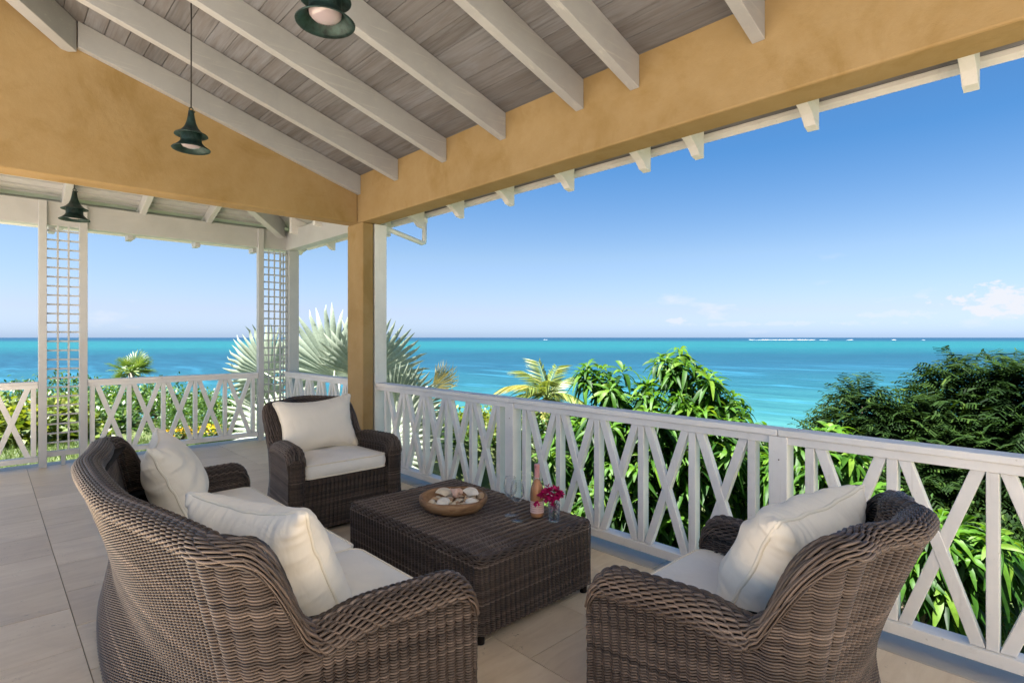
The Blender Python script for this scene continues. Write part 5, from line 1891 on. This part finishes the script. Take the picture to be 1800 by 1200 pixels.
feather_tree("tall dark green tree right of the bay, behind the right end of the railing", gbase(1700, 13.5),
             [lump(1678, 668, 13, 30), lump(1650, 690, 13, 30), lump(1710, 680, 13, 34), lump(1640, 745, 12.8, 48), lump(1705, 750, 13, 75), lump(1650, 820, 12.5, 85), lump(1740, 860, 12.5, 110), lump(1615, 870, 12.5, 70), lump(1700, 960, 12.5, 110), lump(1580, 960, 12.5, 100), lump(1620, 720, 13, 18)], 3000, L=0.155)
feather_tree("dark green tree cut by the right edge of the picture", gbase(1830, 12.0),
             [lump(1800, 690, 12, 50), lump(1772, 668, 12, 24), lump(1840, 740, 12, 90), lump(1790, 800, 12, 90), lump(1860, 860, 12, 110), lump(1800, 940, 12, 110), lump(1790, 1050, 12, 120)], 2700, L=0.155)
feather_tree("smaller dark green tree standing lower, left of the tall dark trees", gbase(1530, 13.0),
             [lump(1515, 710, 13, 30), lump(1503, 742, 13, 40), lump(1555, 765, 13, 45), lump(1590, 790, 13, 55), lump(1530, 820, 13, 75), lump(1470, 790, 12.8, 48), lump(1590, 880, 12.5, 90), lump(1520, 900, 12.5, 90)], 2400, L=0.14)


# ---- shrubs
def shrub(label, centre, rad, n, mat, L, W, group, name="shrub", droop=0.15, cat="shrub", nseg=2):
    """centre on the ground; rad = (rx, ry, h)"""
    c = Vector(centre)
    t = empty(name, c); tag(t, label, cat, group)
    m = MB()
    rr = random.Random(int(c.x * 50))
    for k in range(7):
        a = rr.uniform(0, 6.28)
        m.tube([(0, 0, -0.1), (0.3 * rad[0] * math.cos(a), 0.3 * rad[1] * math.sin(a), rad[2] * 0.4), (0.6 * rad[0] * math.cos(a), 0.6 * rad[1] * math.sin(a), rad[2] * 0.75)], [0.03, 0.02, 0.008], 6)
    m.build("stem", M_BARK, t)
    rg = np.random.default_rng(abs(int(c.x * 91 + c.y * 17)))
    # leaf clumps on a lumpy dome
    ncl = max(12, n // 26)
    u = rg.normal(0, 1, (ncl, 3)); u[:, 2] = np.abs(u[:, 2]) - 0.1; u /= np.linalg.norm(u, axis=1, keepdims=True)
    lum = 1 + 0.22 * np.sin(u[:, 0] * 5 + 1) * np.sin(u[:, 1] * 4 + 2) + rg.normal(0, 0.10, ncl)
    rr_ = np.minimum(0.5 + 0.55 * rg.random(ncl) ** 0.45, 1.0) * lum
    cc = u * rr_[:, None] * np.array([rad[0], rad[1], rad[2] * 0.62]) + np.array([0, 0, rad[2] * 0.40])
    k = rg.integers(0, ncl, n)
    p = cc[k] + rg.normal(0, 1, (n, 3)) * L * 1.2
    p[:, 2] = np.maximum(p[:, 2], 0.02)
    d = u[k] + rg.normal(0, 0.7, (n, 3))
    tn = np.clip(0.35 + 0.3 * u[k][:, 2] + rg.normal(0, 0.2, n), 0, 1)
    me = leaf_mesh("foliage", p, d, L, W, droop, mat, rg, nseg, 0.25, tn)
    o = link("foliage", me, t); o['kind'] = 'stuff'
    return t


def shrub_at(x, ytop, d, wpx, label, mat, group, n=2600, L=0.09, W=0.045, **kw):
    p = at(x, ytop, d)
    g = gz(p.x, p.y)
    h = max(0.4, p.z - g)
    w = wpx / FOC * d / 2
    return shrub(label, (p.x, p.y, g), (w, w, h / 1.0), n, mat, L, W, group, **kw)


GS = "green garden shrubs beyond the left railing"
shrub_at(20, 735, 10.0, 250, "bright yellow green sea grape bush behind the far left railing", M_GRAPE, GS, 2600, 0.15, 0.13)
shrub_at(-90, 725, 10.5, 240, "yellow green sea grape bush cut by the left edge of the picture", M_GRAPE, GS, 1800, 0.15, 0.13)
shrub_at(115, 728, 11.5, 190, "leafy green shrub seen through the left trellis panel", M_SHRUB, GS, 2600, 0.12, 0.075)
shrub_at(15, 690, 17, 240, "dark green hedge shrub at the far left below the sea", M_SHRUB, GS, 2600, 0.12, 0.07)
shrub_at(115, 672, 18, 200, "tall dark green shrub behind the left trellis", M_SHRUB, GS, 2600, 0.12, 0.07)
shrub_at(205, 695, 13.5, 230, "rounded green shrub behind the left crosses of the railing, below the small fan palm", M_SHRUB, GS, 3200, 0.10, 0.06)
shrub_at(300, 706, 13.5, 210, "rounded green shrub in the middle behind the left railing", M_SHRUB, GS, 3200, 0.10, 0.06)
shrub_at(385, 712, 13.0, 170, "green shrub beside the silver palm, right end of the left railing", M_SHRUB, GS, 2600, 0.09, 0.05)
shrub_at(250, 672, 19, 260, "dark green shrub around the foot of the small fan palm", M_SHRUB, GS, 2600, 0.12, 0.07)
shrub_at(455, 735, 13.0, 150, "dark green shrub in the shade behind the corner trellis", M_SHRUB, GS, 2200, 0.09, 0.05)
FS = "green shrubs below the front railing"
shrub_at(830, 800, 13.0, 170, "light green shrub below the silver palm, seen through the front railing", M_GRAPE, FS, 2600, 0.11, 0.07)
shrub_at(745, 830, 12.0, 180, "green shrub behind the left end of the front railing", M_SHRUB, FS, 2600, 0.11, 0.07)
shrub_at(905, 850, 14.0, 150, "dark green shrub behind the first railing post", M_SHRUB, FS, 2400, 0.11, 0.06)
shrub_at(990, 760, 16.0, 130, "green shrub at the foot of the coconut palm", M_SHRUB, FS, 2400, 0.11, 0.06)
shrub_at(1400, 800, 11.5, 230, "green shrub between the mango trees", M_SHRUB, FS, 2600, 0.11, 0.06)
shrub_at(1510, 830, 9.5, 240, "shaded green shrub below the dark trees", M_SHRUB, FS, 2600, 0.10, 0.05)
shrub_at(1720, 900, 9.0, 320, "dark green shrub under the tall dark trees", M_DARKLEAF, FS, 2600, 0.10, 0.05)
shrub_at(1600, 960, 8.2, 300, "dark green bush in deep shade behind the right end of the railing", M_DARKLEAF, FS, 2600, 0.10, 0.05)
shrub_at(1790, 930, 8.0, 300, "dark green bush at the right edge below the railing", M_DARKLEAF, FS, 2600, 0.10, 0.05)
shrub_at(1150, 960, 9.5, 300, "green shrub low under the large mango tree", M_SHRUB, FS, 2600, 0.10, 0.05)
shrub_at(1000, 905, 10.0, 220, "green shrub low left of the large mango tree", M_SHRUB, FS, 2400, 0.10, 0.05)

# yellow flowering plants below the left railing
for (x, y, d, w, lab) in ((312, 758, 10.5, 60, "low plant covered in yellow flowers, left of the pair behind the left railing"), (365, 753, 10.6, 70, "low plant covered in yellow flowers, nearer the silver palm")):
    t = shrub_at(x, y - 4, d, w * 1.5, lab, M_SHRUB, "yellow flowering plants", 900, 0.06, 0.03, name="flowering_plant", cat="plant")
    rg = np.random.default_rng(x)
    P, D = [], []
    wr = w / FOC * d / 2
    ht = at(x, y, d).z - t.location.z
    for i in range(95):
        a = rg.uniform(0, 6.28); r = math.sqrt(rg.random()) * wr * 1.15
        c = np.array([r * math.cos(a), r * math.sin(a), ht * (1.12 - 0.35 * (r / wr / 1.15) ** 2) + rg.normal(0, 0.02)])
        for k in range(7):
            b = k * 2 * PI / 7
            P.append(c); D.append([math.cos(b), math.sin(b), 0.35])
    me = leaf_mesh("flower", np.array(P), np.array(D), 0.050, 0.034, 0.1, M_YFLOWER, rg, 2)
    link("flower", me, t)


# lawn strip next to the veranda
def lawn():
    rg = np.random.default_rng(8)
    n = 15000
    x = rg.uniform(-2.2, 4.5, n); y = rg.uniform(8.4, 12.5, n)
    z = ground_z(x, y)
    p = np.stack([x, y, z - 0.01], -1)
    d = np.stack([rg.normal(0, 0.35, n), rg.normal(0, 0.35, n), np.ones(n)], -1)
    me = leaf_mesh("grass", p, d, 0.11, 0.012, 0.2, M_GRASS, rg, 1)
    o = link("grass", me); tag(o, "short green grass at the foot of the left railing", "grass", None, 'stuff')


lawn()


# ---- palms
def fan_mesh(name, R, mat, rg, nseg=31, span=250, split=0.66, droop=0.25, vfold=0.5):
    """one fan leaf; local: petiole tip at the origin, leaf axis +Y, upper side +Z"""
    V, Q, T = [], [], []
    sp = math.radians(span)
    for k in range(nseg):
        a = -sp / 2 + sp * (k + 0.5) / nseg
        da = sp / nseg * 0.5
        Rk = R * (1 - 0.22 * (abs(a) / (sp / 2)) ** 2) * rg.uniform(0.93, 1.04)
        tw = rg.normal(0, 0.02)
        tin = float(np.clip(rg.normal(0.55, 0.18), 0, 1))
        rows = []
        for (f, w) in ((0.03, 1.0), (0.28, 1.0), (split, 1.0), (0.78, 0.80), (0.90, 0.46), (1.0, 0.05)):
            r = Rk * f
            hw = r * math.tan(da) if f <= split else Rk * split * math.tan(da) * w
            dz = -droop * Rk * max(0, f - 0.35) ** 2 * rg.uniform(0.6, 1.5) + vfold * r * 0.35 * (1 - math.cos(a * 0.7)) * 0.6
            aa = a + tw * max(0, f - split) * 2
            c = Vector((r * math.sin(aa), r * math.cos(aa), dz))
            s = Vector((math.cos(aa), -math.sin(aa), 0))
            rid = hw * vfold
            rows.append((c - s * hw + Vector((0, 0, 0)), c + Vector((0, 0, rid)), c + s * hw))
        b = len(V)
        for rw in rows:
            for p in rw: V.append(tuple(p)); T.append(tin)
        for i in range(len(rows) - 1):
            for j in (0, 1):
                Q.append((b + i * 3 + j, b + i * 3 + j + 1, b + (i + 1) * 3 + j + 1, b + (i + 1) * 3 + j))
    return np_mesh(name, np.array(V), np.array(Q), mat, False, np.array(T))


def fan_palm(name, label, crown, base, leaves, R, mat, petmat, trunk_r, seed, span=250, drymat=None, broad=False, split=0.66, nseg=31):
    """leaves: (azimuth in camera view degrees: 0 = to the right, 90 = away; elevation; petiole length; face direction; dry)"""
    rg = np.random.default_rng(seed)
    base = Vector(base); crown = Vector(crown) - base
    t = empty(name, base); tag(t, label, "palm", None)
    m = MB(); m.tube([(0, 0, -0.3), tuple(crown * 0.5), tuple(crown)], [trunk_r * 1.3, trunk_r, trunk_r * 0.95], 14)
    m.build("trunk", M_PALMBARK, t)
    rt = Vector((math.sin(HEAD), -math.cos(HEAD), 0)); fw = Vector((math.cos(HEAD), math.sin(HEAD), 0))
    for (az, el, pl, face, sc, dry) in leaves:
        a, e = math.radians(az), math.radians(el)
        d = (rt * math.cos(a) + fw * math.sin(a)) * math.cos(e) + Vector((0, 0, 1)) * math.sin(e)
        tip = crown + d * pl + Vector((0, 0, -0.05 * pl))
        mt = drymat if dry else mat
        fr = link("frond", fan_mesh("frond", R * sc, mt, rg, nseg, split=split, span=span if not dry else 120, droop=0.3 if not dry else 0.8), t)
        # leaf axis goes on along the stalk, upper side turned towards `face` (angle round the stalk)
        y = d
        zref = d.copy(); zref = (-fw * 0.8 + Vector((0, 0, 0.45))) if broad else Vector((0, 0, 1))
        zref = zref - y * zref.dot(y)
        zref.normalize()
        z = Matrix.Rotation(math.radians(face), 3, y) @ zref
        x = y.cross(z)
        Mx = Matrix((x, y, z)).transposed().to_4x4(); Mx.translation = tip
        fr.matrix_local = Mx
        m = MB()
        q = crown.lerp(tip, 0.5) + Vector((0, 0, 0.06 * pl))
        m.tube([tuple(crown), tuple(q), tuple(tip), tuple(tip + d * 0.12 * R)], [0.035, 0.028, 0.02, 0.008], 7)
        m.build("stalk", petmat, fr.parent)
    return t


M_STALK = mat_simple("pale_palm_stalk", (0.50, 0.53, 0.42), 0.6)
M_STALKG = mat_simple("green_palm_stalk", (0.16, 0.22, 0.06), 0.6)
bc = at(592, 735, 10.6)
bb = (bc.x, bc.y, gz(bc.x, bc.y))
LV = [(250, 86, 0.85, 6, 1.0, 0), (182, 35, 1.50, -34, 0.78, 0), (0, 55, 1.0, 38, 0.92, 0), (2, 12, 1.15, 48, 0.72, 0), (178, 4, 1.25, -30, 0.80, 0),
      (100, 58, 1.0, 0, 0.9, 0), (135, 30, 1.1, -20, 0.85, 0), (5, 21, 1.95, 60, 0.42, 1), (0, -16, 1.2, 35, 0.85, 0), (12, -34, 1.3, 25, 0.85, 0), (335, -26, 1.1, 20, 0.8, 0),
      (300, -48, 0.9, 0, 0.8, 0), (172, -28, 1.1, -30, 0.85, 0), (205, -14, 0.9, -10, 0.8, 0), (50, 25, 1.1, 20, 0.85, 0)]
fan_palm("silver_palm", "big silver blue fan palm behind the yellow column", bc, bb, LV, 1.38, M_BISM, M_STALK, 0.17, 21, 215, M_DRYPALM, True)
bc = at(231, 655, 17.0)
LV2 = [(a, e, 0.30, random.uniform(-50, 50), random.uniform(0.8, 1.05), 0) for a, e in ((20, 50), (160, 50), (10, -30), (170, -30), (75, 5), (0, 10), (40, 35), (90, 60), (140, 35), (180, 12), (215, 30), (270, 55), (320, 30), (350, -12), (190, -15), (250, -5), (100, 15), (60, 70))]
fan_palm("small_fan_palm", "small green fan palm standing in the shrubs in front of the left sea", bc, (bc.x, bc.y, gz(bc.x, bc.y)), LV2, 0.50, M_FANP, M_STALKG, 0.09, 31, 190, None, False, 0.38, 20)


def frond_mesh(name, L, mat, rg, arch=0.5, nl=34, ll=0.42, w=0.032):
    """feather frond: local +Y along the rachis, bending down"""
    P, D = [], []
    pts = []
    for i in range(15):
        f = i / 14
        pts.append(Vector((0, L * (f - 0.12 * f * f * arch), L * arch * (0.35 * f - 0.85 * f * f))))
    for k in range(nl):
        f = 0.12 + 0.88 * k / nl
        i = min(13, int(f * 14)); g = f * 14 - i
        c = pts[i].lerp(pts[i + 1], g)
        tg = (pts[i + 1] - pts[i]).normalized()
        for s in (-1, 1):
            d = Vector((s, 0, 0)) * 0.9 + tg * 0.75 + Vector((0, 0, -0.25 - 0.2 * rg.random()))
            P.append(c); D.append(d)
    m = MB(); m.tube(pts, [0.022 * (1 - 0.85 * i / 14) for i in range(15)], 5)
    fl = np.array([math.sin(PI * (0.18 + 0.8 * (k // 2) / nl)) for k in range(2 * nl)])
    V = leaf_mesh(name, np.array(P), np.array(D), ll, w, 0.35, mat, rg, 3, 0.3, Lvar=0.12)
    return V, m


def coconut():
    c = at(962, 702, 15.0)
    b = Vector((c.x, c.y, gz(c.x, c.y)))
    t = empty("coconut_palm", b); tag(t, "coconut palm with yellowing fronds left of the large mango tree", "palm", None)
    rel = c - b
    m = MB(); m.tube([(0.2, 0.2, -0.3), (0.1, 0.1, rel.z * 0.5), tuple(rel)], [0.16, 0.11, 0.09], 12); m.build("trunk", M_PALMBARK, t)
    rg = np.random.default_rng(12)
    rt = Vector((math.sin(HEAD), -math.cos(HEAD), 0)); fw = Vector((math.cos(HEAD), math.sin(HEAD), 0))
    fr = [(178, 42, 1.45, 0.9, 1), (185, 22, 1.35, 0.8, 0), (120, 76, 1.35, 0.35, 0), (60, 70, 1.3, 0.5, 0), (20, 55, 1.2, 0.6, 0), (150, 62, 1.3, 0.6, 0), (0, 18, 1.3, 0.9, 0), (230, 45, 1.2, 0.8, 0), (270, 60, 1.1, 0.7, 0), (320, 30, 1.2, 0.9, 0), (90, 30, 1.2, 0.9, 0), (200, -10, 1.0, 0.8, 1), (340, -5, 1.1, 0.9, 0), (250, 10, 1.1, 0.9, 1), (300, 0, 1.1, 0.9, 0)]
    for (az, el, L, arch, yel) in fr:
        a, e = math.radians(az), math.radians(el)
        d = (rt * math.cos(a) + fw * math.sin(a)) * math.cos(e) + Vector((0, 0, 1)) * math.sin(e)
        L *= 0.85
        me, ra = frond_mesh("frond", L, M_COCOY if yel else M_COCO, rg, arch)
        o = link("frond", me, t)
        y = d; z = Vector((0, 0, 1)) - y * y.z; z.normalize(); x = y.cross(z)
        Mx = Matrix((x, y, z)).transposed().to_4x4(); Mx.translation = rel
        o.matrix_local = Mx
        ra.build("midrib", M_STALKG, o)


coconut()
